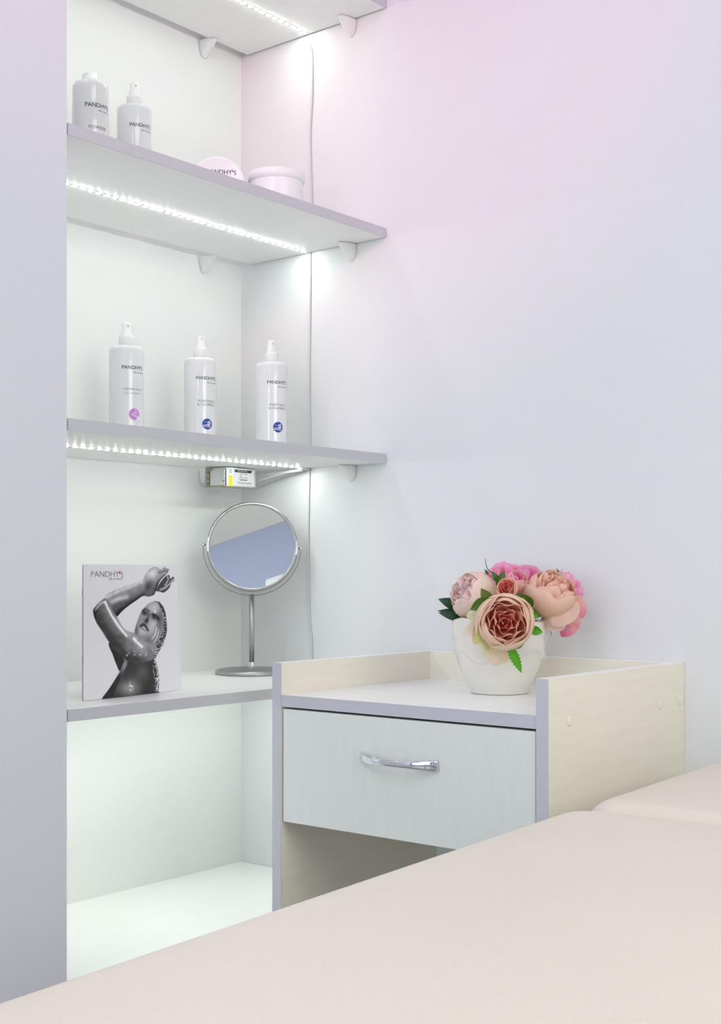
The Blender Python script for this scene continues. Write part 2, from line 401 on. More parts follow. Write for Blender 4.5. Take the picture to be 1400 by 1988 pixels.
def disc_mesh(r, rings=5, seg=28):
    bm = bmesh.new(); prev = [bm.verts.new((0, 0, 0))]
    for k in range(1, rings+1):
        cur = [bm.verts.new((r*k/rings*math.cos(2*PI*i/seg), r*k/rings*math.sin(2*PI*i/seg), 0)) for i in range(seg)]
        for i in range(seg):
            j = (i+1) % seg
            bm.faces.new((prev[0], cur[i], cur[j]) if k == 1 else (prev[i], cur[i], cur[j], prev[j]))
        prev = cur
    me = bpy.data.meshes.new('disc'); bm.to_mesh(me); bm.free(); return me
def poly_mesh(pts):
    bm = bmesh.new(); f = bm.faces.new([bm.verts.new((x, y, 0)) for x, y in pts]); bmesh.ops.triangulate(bm, faces=[f])
    me = bpy.data.meshes.new('p'); bm.to_mesh(me); bm.free(); return me
def wave(y0, amp, th, r):
    N = 14; top = []; bot = []
    for i in range(N+1):
        x = -r+2*r*i/N; y = y0+amp*math.sin(x/r*2.4+0.6)
        lim = math.sqrt(max(0, r*r-x*x))*0.97
        t_ = th*math.sin(PI*i/N)**0.5
        top.append((x, max(-lim, min(lim, y+t_/2)))); bot.append((x, max(-lim, min(lim, y-t_/2-1e-6))))
    return top, bot
def strip_mesh(top, bot):
    bm = bmesh.new(); a = [bm.verts.new((x, y, 0)) for x, y in top]; b = [bm.verts.new((x, y-1e-5, 0)) for x, y in bot]
    for i in range(len(a)-1): bm.faces.new((b[i], b[i+1], a[i+1], a[i]))
    me = bpy.data.meshes.new('w'); bm.to_mesh(me); bm.free(); return me

def bottle_body(R, H, neck=0.0115):
    return lathe([(0.0, 0.0), (R-0.004, 0.0), (R-0.001, 0.0012), (R, 0.004), (R, 0.03), (R, H*0.5), (R, H-0.009), (R-0.0006, H-0.0055), (R-0.0026, H-0.0025), (R-0.007, H-0.0006), (neck+0.003, H+0.0006), (neck, H+0.001), (neck, H+0.006), (0, H+0.006)], 64)
RB, HB = 0.0295, 0.171
mb = bpy.data.meshes.new('body'); b_ = bottle_body(RB, HB); b_.to_mesh(mb); b_.free(); mb.materials.append(M['bottle']); [setattr(p, 'use_smooth', True) for p in mb.polygons]
mc = bpy.data.meshes.new('collar'); b_ = lathe([(0.0127, 0.0), (0.0131, 0.0008), (0.0131, 0.0150), (0.0125, 0.0166), (0.0098, 0.0170), (0, 0.0170)], 40); b_.to_mesh(mc); b_.free(); mc.materials.append(M['plastic'])
bm = lathe([(0.0092, 0), (0.0088, 0.006), (0.0080, 0.0072), (0.0080, 0.0088), (0.0076, 0.0094), (0.0075, 0.021), (0.0068, 0.0228), (0.0045, 0.0236), (0, 0.0238)], 32)
mn = bpy.data.meshes.new('nozzle'); bm.to_mesh(mn); bm.free(); mn.materials.append(M['plastic'])
for me in (mc, mn): [setattr(p, 'use_smooth', True) for p in me.polygons]
bm = bmesh.new(); bmesh.ops.create_cone(bm, cap_ends=True, segments=12, radius1=0.0022, radius2=0.0018, depth=0.0016); bmesh.ops.rotate(bm, verts=bm.verts, matrix=Matrix.Rotation(PI/2, 3, 'Y'))
mo = bpy.data.meshes.new('orifice'); bm.to_mesh(mo); bm.free(); mo.materials.append(M['edge'])
GB = 'white spray bottles on the shelves'
def facing(x, y, extra):   # azimuth from object to camera turned towards the right of the picture
    return math.atan2(-y, -x)+extra
def spray_bottle(x, y, z, label, kind, group=GB):
    t = thing('spray_bottle', label, 'bottle', (x, y, z), 0, group)
    body = bpy.data.objects.new('body', mb); C.objects.link(body); body.parent = t
    c = bpy.data.objects.new('collar', mc); C.objects.link(c); c.parent = t; c.location = (0, 0, HB+0.0010)
    n = bpy.data.objects.new('nozzle', mn); C.objects.link(n); n.parent = t; n.location = (0, 0, HB+0.0175)
    az = facing(x, y, math.radians(23))
    o_ = bpy.data.objects.new('orifice', mo); C.objects.link(o_); o_.parent = n
    o_.location = (0.0072*math.cos(az), 0.0072*math.sin(az), 0.017); o_.rotation_euler = (0, 0, az)
    R = RB+0.00025
    it, tot = logo_items(0.0112)
    sc = 0.0405/tot; it = [(m, Matrix.Scale(sc, 4) @ mx, i) for m, mx, i in it]
    wrapped('logo_print', it, [M['ink'], M['ink']], body, R, az, 0.1285)
    wrapped('tagline_print', [(text_mesh('safe cosmetics', 0.0042), Matrix.Translation((0.012, 0, 0)), 0)], [M['inkgrey']], body, R, az, 0.1222)
    if kind == 'lavender':
        wrapped('name_print', [(text_mesh('LAVENDER WATER', 0.0043, bold=-0.00005), Matrix.Identity(4), 0)], [M['ink']], body, R, az, 0.093)
        wrapped('detail_print', [(text_mesh('COOL LAVENDER SKIN', 0.0029), Matrix.Identity(4), 0)], [M['inkgrey']], body, R, az, 0.0865)
        e = wrapped('emblem', [(disc_mesh(0.0098), Matrix.Identity(4), 0)], [M['purple']], body, R, az+0.06, 0.052)
        its = []
        for (px, py, rx, ry, a) in ((0.000, 0.002, 0.0022, 0.0010, 0.7), (0.0035, 0.0045, 0.0009, 0.0013, 0), (0.0042, 0.0015, 0.0014, 0.0008, 0.5), (-0.003, -0.001, 0.0022, 0.0009, -0.5), (0.001, -0.003, 0.0010, 0.0022, 0.2), (0.005, -0.003, 0.0020, 0.0011, 0.2), (0.0022, 0.0072, 0.0014, 0.0009, 0.4), (0.0068, -0.0065, 0.003, 0.0022, 0.8)):
            its.append((disc_mesh(1, 1, 12), Matrix.Translation((px, py, 0)) @ Matrix.Rotation(a, 4, 'Z') @ Matrix.Diagonal((rx, ry, 1, 1)), 0))
        wrapped('emblem_leaf', its, [M['whiteink']], body, R+0.0002, az+0.06, 0.052)
    elif kind == 'purify':
        wrapped('name_print', [(text_mesh('PURIFYING', 0.0062, bold=-0.00008), Matrix.Translation((-0.001, 0, 0)), 0), (text_mesh('& CALMING', 0.0062, bold=-0.00008), Matrix.Translation((-0.001, -0.0062, 0)), 0), (strip_mesh([(0.0175, 0.006), (0.0179, 0.006)], [(0.0175, -0.007), (0.0179, -0.007)]), Matrix.Identity(4), 0)], [M['ink']], body, R, az, 0.088)
        wrapped('emblem', [(disc_mesh(0.0098), Matrix.Identity(4), 0)], [M['blue']], body, R, az+0.03, 0.049)
        its = [(strip_mesh(*wave(-0.0030, 0.0022, 0.0012, 0.0098)), Matrix.Rotation(-0.35, 4, 'Z'), 0), (strip_mesh(*wave(-0.0056, 0.0016, 0.0010, 0.0098)), Matrix.Rotation(-0.35, 4, 'Z'), 0)]
        for (px, py, rr) in ((0.0015, 0.0030, 0.0017), (0.0045, 0.0050, 0.0013), (0.0012, -0.0006, 0.0013), (0.0052, 0.0010, 0.0017), (0.0030, -0.0022, 0.0016), (-0.0045, 0.0035, 0.0006)):
            its.append((disc_mesh(rr, 1, 12), Matrix.Translation((px, py, 0)), 0))
        wrapped('emblem_wave', its, [M['whiteink']], body, R+0.0002, az+0.03, 0.049)
    return t
Z3 = ZS[3]+TH; Z2 = ZS[2]+TH; Z4 = ZS[4]+TH
spray_bottle(1.493, 1.725, Z3, 'white spray bottle with a round violet emblem, leftmost of the three', 'lavender')
spray_bottle(1.660, 1.716, Z3, 'white spray bottle with a blue wave emblem between the other two on its shelf', 'purify')
spray_bottle(1.780, 1.652, Z3, 'white spray bottle with a blue wave emblem nearest the wall cable', 'purify')
spray_bottle(1.506, 1.720, Z2, 'white spray bottle on the tub shelf, right of the powder bottle', 'purify')
# powder bottle
pb = thing('powder_bottle', 'wide white powder bottle with a low cap on the tub shelf by the partition', 'bottle', (1.398, 1.705, Z2))
body = obj('body', lathe([(0, 0), (0.027, 0), (0.0295, 0.003), (0.0295, 0.165), (0.0288, 0.171), (0.0265, 0.1745), (0.022, 0.177), (0.014, 0.1785), (0, 0.1785)], 64), M['bottle'], pb, True)
obj('cap', lathe([(0.0165, 0.178), (0.0165, 0.181), (0.0140, 0.1825), (0.0132, 0.190), (0.0120, 0.1915), (0.0, 0.1920)], 40), M['plastic'], pb, True)
az = facing(1.398, 1.705, math.radians(26)); it, tot = logo_items(0.0112); it = [(m, Matrix.Scale(0.046/tot, 4) @ mx, i) for m, mx, i in it]
wrapped('logo_print', it, [M['ink'], M['ink']], body, 0.0298, az, 0.129)
wrapped('tagline_print', [(text_mesh('safe cosmetics', 0.0042), Matrix.Translation((0.012, 0, 0)), 0)], [M['inkgrey']], body, 0.0298, az, 0.1228)
wrapped('name_print', [(text_mesh('POWDER', 0.0078, bold=-0.0001), Matrix.Identity(4), 0)], [M['ink']], body, 0.0298, az, 0.0935)

# tubs
def tub(t, R, H):
    obj('body', lathe([(0, 0), (R-0.006, 0), (R-0.0035, 0.002), (R-0.003, H-0.018), (R-0.003, H-0.0150)], 64), M['jar'], t, True)
    obj('lid', lathe([(R-0.003, H-0.0165), (R-0.0012, H-0.0162), (R-0.0010, H-0.0145), (R, H-0.0140), (R, H-0.002), (R-0.0018, H), (R-0.006, H-0.0006), (R-0.009, H-0.002), (0, H-0.002)], 64), M['jar'], t, True)
    return t
tub(thing('cream_tub', 'round white lidded tub standing upright on the shelf beside the cable', 'tub', (1.717, 1.581, Z2)), 0.0508, 0.0775)
t = thing('cream_tub', 'round white tub lying on its side with its printed lid facing out', 'tub', (1.6235, 1.6345, Z2+0.0475))
Tin = tub(t, 0.0472, 0.068)
azc = math.atan2(-1.6345, -1.6235)
it, tot = logo_items(0.0112)
bm = join_meshes(it)
lid = [c for c in t.children if c.name.startswith('lid')][0]
for v in bm.verts: v.co = Vector((v.co.y+0.016, -(v.co.x+0.006), 0.0664))   # text up = +x of lid, right = -y
lp = obj('logo_print', bm, [M['ink'], M['ink']], lid)
me = text_mesh('safe cosmetics', 0.0050)
for v in me.vertices: v.co = Vector((v.co.y+0.0085, -(v.co.x-0.004), 0.0664))
obj('tagline_print', me, M['ink'], lid)
# orient: local z -> towards the camera, local x -> up
zx = Vector((math.cos(azc), math.sin(azc), 0)); xx = UP; yy = zx.cross(xx)
t.matrix_world = Matrix.Translation(Vector((1.6235, 1.6345, Z2+0.0475))-zx*0.055+zx*0.0) @ Matrix(((xx.x, yy.x, zx.x, 0), (xx.y, yy.y, zx.y, 0), (xx.z, yy.z, zx.z, 0), (0, 0, 0, 1)))

# ------------------------------------------------------------------ table mirror
MX, MY = 1.792, 1.714
mt = thing('table_mirror', 'round steel swivel mirror on a slim stem and disc base', 'mirror', (MX, MY, Z4))
obj('base', lathe([(0, 0), (0.0665, 0), (0.0690, 0.001), (0.0692, 0.0035), (0.0680, 0.0065), (0.064, 0.0090), (0.056, 0.0105), (0.02, 0.0125), (0.0075, 0.0135), (0, 0.0135)], 64), M['steel'], mt, True)
bm = tube([(0, 0, 0.0125), (0, 0, 0.150)], 0.0048, 20)
obj('stem', bm, M['steel'], mt, True)
obj('stem_sleeve', lathe([(0.0056, 0.0125), (0.0056, 0.0215), (0.0050, 0.0225)], 20), M['chrome'], mt, True)
HZ = 1.0445-Z4; RO = 0.0862
azm = math.atan2(-MY, -MX); nrm0 = Vector((math.cos(azm), math.sin(azm), 0)); side = -nrm0.cross(UP)   # picture right
roll = Matrix.Rotation(math.radians(2.4), 3, nrm0)
side = side if side.dot(RGT) > 0 else -side
sideR = (side*math.cos(math.radians(2.2))-UP*math.sin(math.radians(2.2))).normalized()
upR = (UP*math.cos(math.radians(2.2))+side*math.sin(math.radians(2.2))).normalized()
TILT = math.radians(9.1)
nrm = (nrm0*math.cos(TILT)+upR*math.sin(TILT)).normalized(); upT = (upR*math.cos(TILT)-nrm0*math.sin(TILT)).normalized()
hc = Vector((0, 0, HZ))+side*0.001
def disc_frame(prof, seg=96):
    """prof: (radius, along normal)"""
    bm = lathe(prof, seg)
    for v in bm.verts: v.co = hc+sideR*v.co.x+upT*v.co.y+nrm*v.co.z
    bmesh.ops.recalc_face_normals(bm, faces=bm.faces)
    return bm
obj('frame', disc_frame([(0.0798, 0.004), (0.0806, 0.0052), (0.0825, 0.0056), (0.0850, 0.0046), (RO, 0.002), (RO, -0.003), (0.0850, -0.0056), (0.0825, -0.0060), (0.0795, -0.0050), (0.0795, 0.003)]), M['steel'], mt, True)
obj('mirror_glass', disc_frame([(0, 0.0034), (0.0800, 0.0034)]), M['mirror'], mt)
obj('rear_mirror_glass', disc_frame([(0, -0.0044), (0.0800, -0.0044)]), M['mirror'], mt)
yk = [hc+(sideR*math.cos(a)+upR*math.sin(a))*0.0925 for a in [PI+PI*i/48 for i in range(49)]]
obj('yoke', tube(yk, 0.0011, 8), M['steel'], mt, True)
for s in (-1, 1):
    a0 = 0 if s > 0 else PI
    pts = [hc+(sideR*math.cos(a0+q)+upT*math.sin(a0+q))*(RO+0.0004) for q in [(-1+2*i/8)*0.16 for i in range(9)]]
    bm = bmesh.new(); rows = []
    for p in pts: rows.append([bm.verts.new(p+nrm*0.0064), bm.verts.new(p-nrm*0.0064)])
    for a, b in zip(rows, rows[1:]): bm.faces.new((a[0], b[0], b[1], a[1]))
    inner = []
    for q in [(-1+2*i/8)*0.16 for i in range(9)]:
        inner.append(bm.verts.new(hc+(sideR*math.cos(a0+q)+upT*math.sin(a0+q))*(RO-0.0046)+nrm*0.0064))
    for i in range(8): bm.faces.new((rows[i][0], rows[i+1][0], inner[i+1], inner[i]))
    obj('pivot_clip', bm, M['chrome'], mt, True)
    p0 = hc+sideR*s*(RO); 
    obj('pivot_screw', tube([p0, p0+sideR*s*0.0026, p0+sideR*s*0.0028, p0+sideR*s*0.0046, p0+sideR*s*0.0048, p0+sideR*s*0.0088], [0.0014, 0.0014, 0.0032, 0.0032, 0.0034, 0.0034], 14), M['chrome'], mt, True)

# ------------------------------------------------------------------ brochure with printed cover
def H4(src, dst):
    A = []; b = []
    for (x, y), (u, v) in zip(src, dst):
        A.append([x, y, 1, 0, 0, 0, -u*x, -u*y]); b.append(u)
        A.append([0, 0, 0, x, y, 1, -v*x, -v*y]); b.append(v)
    h = np.linalg.solve(np.array(A, float), np.array(b, float)); return np.append(h, 1).reshape(3, 3)
NU, NV = 340, 410
uu, vv = np.meshgrid(np.linspace(0, 1, NU), np.linspace(0, 1, NV))
Hm = H4([(0, 1), (1, 1), (1, 0), (0, 0)], [(183, 200), (1208, 200), (1262, 1548), (185, 1670)])
q = np.einsum('ij,jkl->ikl', Hm, np.stack([uu, vv, np.ones_like(uu)])); PXX = q[0]/q[2]; PYY = q[1]/q[2]
def inpoly(pts, soft=3.0):
    p = np.array(pts, float); inside = np.zeros_like(PXX, bool); dist = np.full_like(PXX, 1e9)
    for i in range(len(p)):
        x1, y1 = p[i-1]; x2, y2 = p[i]
        c = ((y1 > PYY) != (y2 > PYY))
        xi = x1+(PYY-y1)*(x2-x1)/((y2-y1) if abs(y2-y1) > 1e-9 else 1e-9)
        inside ^= (c & (PXX < xi))
        dx, dy = x2-x1, y2-y1; t = np.clip(((PXX-x1)*dx+(PYY-y1)*dy)/(dx*dx+dy*dy+1e-9), 0, 1)
        dist = np.minimum(dist, np.hypot(PXX-x1-t*dx, PYY-y1-t*dy))
    sd = np.where(inside, dist, -dist)
    return np.clip(sd/soft*0.5+0.5, 0, 1), sd
def smooth_poly(pts, n=6):
    P = [Vector((x, y, 0)) for x, y in pts]; N = len(P); out = []
    for i in range(N):
        a, b, c, d = P[i-1], P[i], P[(i+1) % N], P[(i+2) % N]
        for k in range(n):
            t = k/n; v = 0.5*((2*b)+(c-a)*t+(2*a-5*b+4*c-d)*t*t+(3*b-a-3*c+d)*t**3); out.append((v.x, v.y))
    return out
G = np.full_like(PXX, 0.93)      # display grey value
def g_(x, y, sx, sy, a=0):
    ca, sa = math.cos(a), math.sin(a); X = (PXX-x)*ca+(PYY-y)*sa; Y = -(PXX-x)*sa+(PYY-y)*ca
    return np.exp(-(X/sx)**2-(Y/sy)**2)
def lay(mask, val):
    global G
    G = G*(1-mask)+np.clip(val, 0.02, 1)*mask
def line(pts, w):
    d = np.full_like(PXX, 1e9)
    for (x1, y1), (x2, y2) in zip(pts, pts[1:]):
        dx, dy = x2-x1, y2-y1; t = np.clip(((PXX-x1)*dx+(PYY-y1)*dy)/(dx*dx+dy*dy+1e-9), 0, 1)
        d = np.minimum(d, np.hypot(PXX-x1-t*dx, PYY-y1-t*dy))
    return np.exp(-(d/w)**2)
rs = np.random.RandomState(3)
def noise(sc):
    g = rs.rand(int(1400/sc)+3, int(1800/sc)+3); x = PXX/sc; y = np.clip(PYY/sc, 0, g.shape[1]-2)
    x = np.clip(x, 0, g.shape[0]-2); xi = x.astype(int); yi = y.astype(int); fx = x-xi; fy = y-yi
    return (g[xi, yi]*(1-fx)*(1-fy)+g[xi+1, yi]*fx*(1-fy)+g[xi, yi+1]*(1-fx)*fy+g[xi+1, yi+1]*fx*fy)
n8 = noise(8); n16 = noise(16); n40 = noise(40)
# far arm (behind) and forearm
m, sd = inpoly(smooth_poly([(395, 540), (430, 500), (560, 440), (700, 395), (790, 360), (830, 290), (880, 240), (940, 222), (1010, 250), (1040, 225), (1075, 235), (1105, 250), (1080, 290), (1030, 330), (985, 380), (960, 440), (940, 480), (925, 512), (860, 532), (800, 525), (720, 575), (640, 630), (570, 690), (520, 742), (470, 720), (400, 640), (370, 590)]))
top = np.clip((PYY-(560-0.42*(PXX-400)))/200, -1, 1.2)
v = 0.60-0.40*np.clip(top+0.1, 0, 1.1)+0.30*line([(470, 590), (540, 555), (620, 540)], 26)+0.20*line([(400, 545), (560, 460), (780, 380)], 22)+0.30*g_(900, 290, 70, 45, -0.7)-0.25*line([(530, 730), (640, 620), (800, 520)], 28)-0.28*g_(860, 420, 35, 55, 0.6)-0.25*g_(990, 280, 30, 14)-0.35*line([(940, 470), (970, 380), (1060, 300)], 12)
v += 0.12*(n40-0.5)
lay(m, v+0.06)
# hand in shadow
m, sd = inpoly(smooth_poly([(1050, 330), (1085, 305), (1110, 310), (1120, 345), (1150, 325), (1172, 335), (1165, 370), (1135, 390), (1110, 440), (1060, 480), (1030, 490), (985, 478), (945, 470), (965, 425), (1000, 380)]))
v = 0.20+0.5*line([(1085, 315), (1095, 360), (1060, 410)], 11)+0.55*line([(1160, 350), (1125, 390), (1060, 440), (1000, 460)], 12)+0.4*line([(985, 385), (960, 440)], 8)+0.15*(n16-0.5)
lay(m, v)
m, sd = inpoly(smooth_poly([(1010, 260), (1045, 228), (1070, 245), (1100, 245), (1090, 280), (1050, 300)])); lay(m, 0.62+0.3*(n8-0.5)-0.3*line([(1020, 270), (1060, 260), (1090, 290)], 5))
# torso
m, sd = inpoly(smooth_poly([(440, 1020), (600, 1000), (900, 1100), (945, 1210), (975, 1320), (985, 1450), (975, 1560), (965, 1600), (480, 1640), (372, 1652), (450, 1530), (545, 1380), (540, 1310), (490, 1180)]))
v = 0.17+0.42*g_(650, 1530, 120, 90)+0.25*g_(720, 1420, 70, 90)*0.3+0.15*g_(800, 1340, 70, 90)+0.36*np.exp(-((PXX-(590-0.32*(PYY-1240)*1.0+0.0))/26)**2)*(PYY > 1200)*(PYY < 1440)-0.12*g_(860, 1560, 60, 80)
v = np.where((n8 > 0.68) & (PXX > 900+0.10*(PYY-1180)) & (PYY > 1200) & (PXX < 985), 0.85, v)
v += 0.6*line([(935, 1200), (960, 1290), (975, 1400), (960, 1560)], 7)
v = np.where((n8 > 0.55), v+0.5*g_(672, 1510, 22, 60), v)
lay(m, v)
m, sd = inpoly([(450, 1060), (560, 1180), (632, 1240), (600, 1310), (545, 1335), (500, 1220)]); lay(m, 0.10+0*sd)
m, sd = inpoly([(632, 1205), (632, 1250), (590, 1360), (520, 1500), (475, 1640), (372, 1652), (470, 1490), (560, 1330), (600, 1210)]); lay(m, 0.10+0.45*np.exp(-((PYY-1270)/95)**2))
# head
m, sd = inpoly(smooth_poly([(705, 925), (715, 860), (745, 770), (780, 690), (820, 640), (870, 600), (930, 580), (985, 595), (1030, 645), (1065, 710), (1080, 790), (1088, 870), (1070, 960), (1035, 1030), (1010, 1090), (970, 1150), (940, 1200), (900, 1120), (860, 1040), (800, 985), (745, 945)]))
v = 0.60+0.22*g_(930, 650, 70, 60)+0.18*g_(800, 900, 60, 40)+0.18*g_(900, 850, 50, 70)-0.2*g_(1000, 780, 40, 120)-0.22*g_(730, 900, 20, 60)-0.14*g_(870, 1000, 60, 40)
v -= 0.55*g_(822, 705, 34, 22, 0.3)+0.62*g_(938, 750, 42, 26, 0.5)+0.35*line([(790, 680), (830, 660), (870, 690)], 10)+0.4*line([(905, 715), (950, 730), (985, 770)], 10)
v -= 0.5*g_(840, 790, 22, 28, 0.4)+0.2*line([(870, 720), (850, 780)], 12)
v -= 0.6*line([(775, 845), (805, 825), (835, 850), (858, 892)], 11)+0.22*line([(790, 870), (830, 895)], 8)
v += 0.12*line([(795, 862), (830, 880)], 5)+0.5*g_(945, 770, 10, 8)+0.4*g_(832, 712, 6, 6)+0.35*line([(960, 860), (945, 940), (900, 990)], 5)+0.3*line([(985, 880), (970, 960), (930, 1020)], 5)+0.3*g_(940, 690, 10, 16)
v = np.where((n8 > 0.62) & (PXX > 915) & (PXX < 960) & (PYY > 790) & (PYY < 850), 0.85, v)
lay(m, v)
hm, _ = inpoly(smooth_poly([(930, 582), (985, 590), (1035, 645), (1066, 712), (1080, 790), (1090, 870), (1068, 970), (1035, 1040), (1005, 1095), (965, 1150), (940, 1195), (928, 1160), (965, 1090), (960, 1040), (1012, 960), (1040, 860), (1048, 760), (1020, 680), (980, 612)]), 4)
lay(hm, np.where(n8 > 0.70, 0.78, 0.10)+0.28*(n40 > 0.6)+0.1*(n16-0.5)+0*hm); lay(line([(985, 595), (1035, 650), (1060, 715)], 10)*0.8, 0.12+0*G); lay(g_(995, 1035, 34, 26)*0.9, np.where(n8 > 0.6, 0.5, 0.12))
# upper arm and shoulder
m, sd = inpoly(smooth_poly([(280, 690), (300, 640), (350, 585), (395, 555), (440, 600), (480, 680), (520, 745), (560, 820), (610, 885), (700, 920), (770, 955), (840, 1020), (890, 1090), (930, 1170), (900, 1215), (830, 1235), (760, 1250), (640, 1230), (560, 1150), (440, 1015), (370, 900), (310, 800)]))
e = line([(340, 640), (420, 800), (560, 1000), (700, 1140)], 85)
v = 0.50-0.30*line([(300, 720), (380, 880), (480, 1020), (600, 1170), (760, 1235)], 75)+0.16*line([(520, 800), (640, 930), (800, 1050)], 45)+0.10*g_(760, 1100, 90, 70)-0.10*g_(560, 960, 60, 60)
v += 0.55*line([(400, 590), (425, 650), (470, 740), (540, 850), (620, 950)], 12)+0.35*line([(300, 680), (350, 610), (400, 585)], 7)+0.6*line([(700, 980), (735, 1020), (760, 1040), (790, 1070)], 12)*(0.5+n8)+0.12*(n40-0.5)
v -= 0.2*line([(290, 680), (300, 760)], 16)
v = np.where((n8 > 0.70) & (PXX > 620) & (PXX < 860) & (PYY > 1100) & (PYY < 1175), 0.75, v)
lay(m, v)
lay(g_(690, 1130, 40, 30)*0.25, 0.2+0*G)
G = np.clip(G, 0.02, 1)
lin = np.where(G <= 0.04045, G/12.92, ((G+0.055)/1.055)**2.4)
col = np.stack([lin*0.985, lin*0.985, lin*1.06, np.ones_like(lin)], -1)
BL = Vector((1.259, 1.552, Z4+0.0004)); BR = Vector((1.482, 1.574, Z4+0.0004)); BH = 0.2045
ex = (BR-BL)
fx_ = ex.normalized(); fn = Vector((fx_.y, -fx_.x, 0))       # faces the camera side
def cover_pt(u, v):
    p = BL+ex*u
    h = BH*v
    top_in = -0.0085*(1-max(0, 1-v/0.5)**1.6)*(u**3)
    curve = 0.006*math.sin(PI*u)*(1-0.4*v)-0.004*(v)*u*u
    return p+fx_*top_in+fn*curve+UP*h
vs = [cover_pt(uu[i, j], vv[i, j]) for i in range(NV) for j in range(NU)]
idx = np.arange(NU*NV).reshape(NV, NU)
fs = np.stack([idx[:-1, :-1], idx[:-1, 1:], idx[1:, 1:], idx[1:, :-1]], -1).reshape(-1, 4).tolist()
bro = thing('brochure', 'glossy brochure standing on the counter shelf, black and white figure on its cover', 'brochure', (0, 0, 0))
me = bpy.data.meshes.new('front_cover'); me.from_pydata([tuple(v) for v in vs], [], fs)
ca_ = me.color_attributes.new('Col', 'FLOAT_COLOR', 'POINT'); ca_.data.foreach_set('color', col.reshape(-1).astype(np.float32))
cov = obj('front_cover', me, M['print'], bro, True)
def page(name, off, ang, m, wd=1.0):
    bm = bmesh.new(); rows = []
    for i in range(13):
        u = i/12
        d = (fx_*math.cos(ang)-fn*math.sin(ang))
        rows.append([bm.verts.new(BL-fn*off+d*(ex.length*u*wd)+UP*(BH*v)-fn*(0.004*u*u*v)+fn*0.006*math.sin(PI*u)+fx_*(-0.010*(v**0.5)*u**3)) for v in (0, 0.33, 0.66, 1.0)])
    for a, b in zip(rows, rows[1:]):
        for k in range(3): bm.faces.new((a[k], b[k], b[k+1], a[k+1]))
    return obj(name, bm, m, bro, True)
page('inner_page', 0.0008, 0.05, M['paper'], 0.985); page('inner_page', 0.0014, 0.10, M['paper'], 0.985); page('back_cover', 0.0022, 0.52, M['paper'])
for z in (0.055, 0.155):
    b_ = tube([BL-fn*0.0012+UP*z+fx_*-0.0006, BL-fn*0.0012+UP*(z+0.012)+fx_*-0.0006], 0.0005, 6); obj('staple', b_, M['steel'], bro)
def on_cover(name, me, mats, org_u, org_v, scale=1.0, dz=0.0006):
    for v in me.vertices:
        u = org_u+v.co.x*scale/ex.length; t_ = org_v+v.co.y*scale/BH
        v.co = cover_pt(u, t_)+fn*dz
    return obj(name, me, mats, cov)
it, tot = logo_items(0.019, -0.014)
bm = join_meshes(it); bmesh.ops.triangulate(bm, faces=bm.faces); me = bpy.data.meshes.new('logo_print'); bm.to_mesh(me); bm.free()
sc = 0.305*ex.length/tot
for v in me.vertices: v.co.x *= sc; v.co.y *= 0.0092/0.0135
on_cover('logo_print', me, [M['inkgrey'], M['red']], 0.215, 0.9065)
on_cover('tagline_print', text_mesh('safe cosmetics', 0.0052, bold=-0.00005), [M['inkgrey']], 0.295, 0.885)

# ------------------------------------------------------------------ trolley cabinet
CX0, CX1 = 1.486, 1.8955; CY0, CY1 = 0.8853, 1.3773; PT = 0.018; TOPZ = 0.857
tr = thing('trolley_cabinet', 'cream trolley cabinet with one drawer and raised sides against the right wall', 'cabinet', (CX0, CY0, 0))
def panel(name, x0, x1, y0, y1, z0, z1, m, band_front=True, band_top=True):
    bm = bmesh.new()
    e = 0.0008
    bx(bm, x0+(e if band_front else 0), x1, y0, y1, z0, z1-(e if band_top else 0), mi=0)
    o = obj(name, bm, [m], tr)
    bm = bmesh.new()
    if band_front: bx(bm, x0, x0+e, y0, y1, z0, z1)
    if band_top: bx(bm, x0, x1, y0, y1, z1-e, z1)
    if band_front or band_top: obj('edge_band', bm, M['edge'] if band_front else M['edge'], o)
    return o
LXc = CX1-CX0; LYc = CY1-CY0
for y0 in (0, LYc-PT):
    bm = box(0.0008, LXc, y0, y0+PT, 0, TOPZ-0.0008); o = obj('side_panel', bm, M['cream'], tr)
    obj('front_edge_band', box(0, 0.0008, y0-0.0002, y0+PT+0.0002, 0, TOPZ), M['edge'], o)
    obj('top_edge_band', box(0.0008, LXc, y0-0.0002, y0+PT+0.0002, TOPZ-0.0008, TOPZ), M['shelf'], o)
o = obj('back_panel', box(LXc-PT, LXc, PT, LYc-PT, 0.62, TOPZ-0.001), M['cream'], tr)
obj('top_edge_band', box(LXc-PT, LXc, PT, LYc-PT, TOPZ-0.001, TOPZ-0.0001), M['shelf'], o)
tp = obj('top_board', box(0.0022, LXc-PT, PT+0.0003, LYc-PT-0.0003, 0.790, 0.808), M['carttop'], tr)
obj('edge_band', box(0.0012, 0.0022, PT+0.0003, LYc-PT-0.0003, 0.790, 0.808), M['edge'], tp)
dr = obj('drawer', box(0.002, 0.018, PT+0.0025, LYc-PT-0.0025, 0.613, 0.7865, bev=0.0008, seg=1), M['drawer'], tr)
bm = bmesh.new()
bx(bm, 0.018, LXc-0.05, PT+0.012, PT+0.024, 0.63, 0.76); bx(bm, 0.018, LXc-0.05, LYc-PT-0.024, LYc-PT-0.012, 0.63, 0.76); bx(bm, LXc-0.062, LXc-0.05, PT+0.024, LYc-PT-0.024, 0.63, 0.76); bx(bm, 0.018, LXc-0.05, PT+0.012, LYc-PT-0.012, 0.626, 0.630)
obj('drawer_box', bm, M['cream'], dr)
bm = bmesh.new(); bx(bm, 0.0, LXc, PT, LYc-PT, 0.10, 0.118); obj('bottom_board', bm, M['cream'], tr)
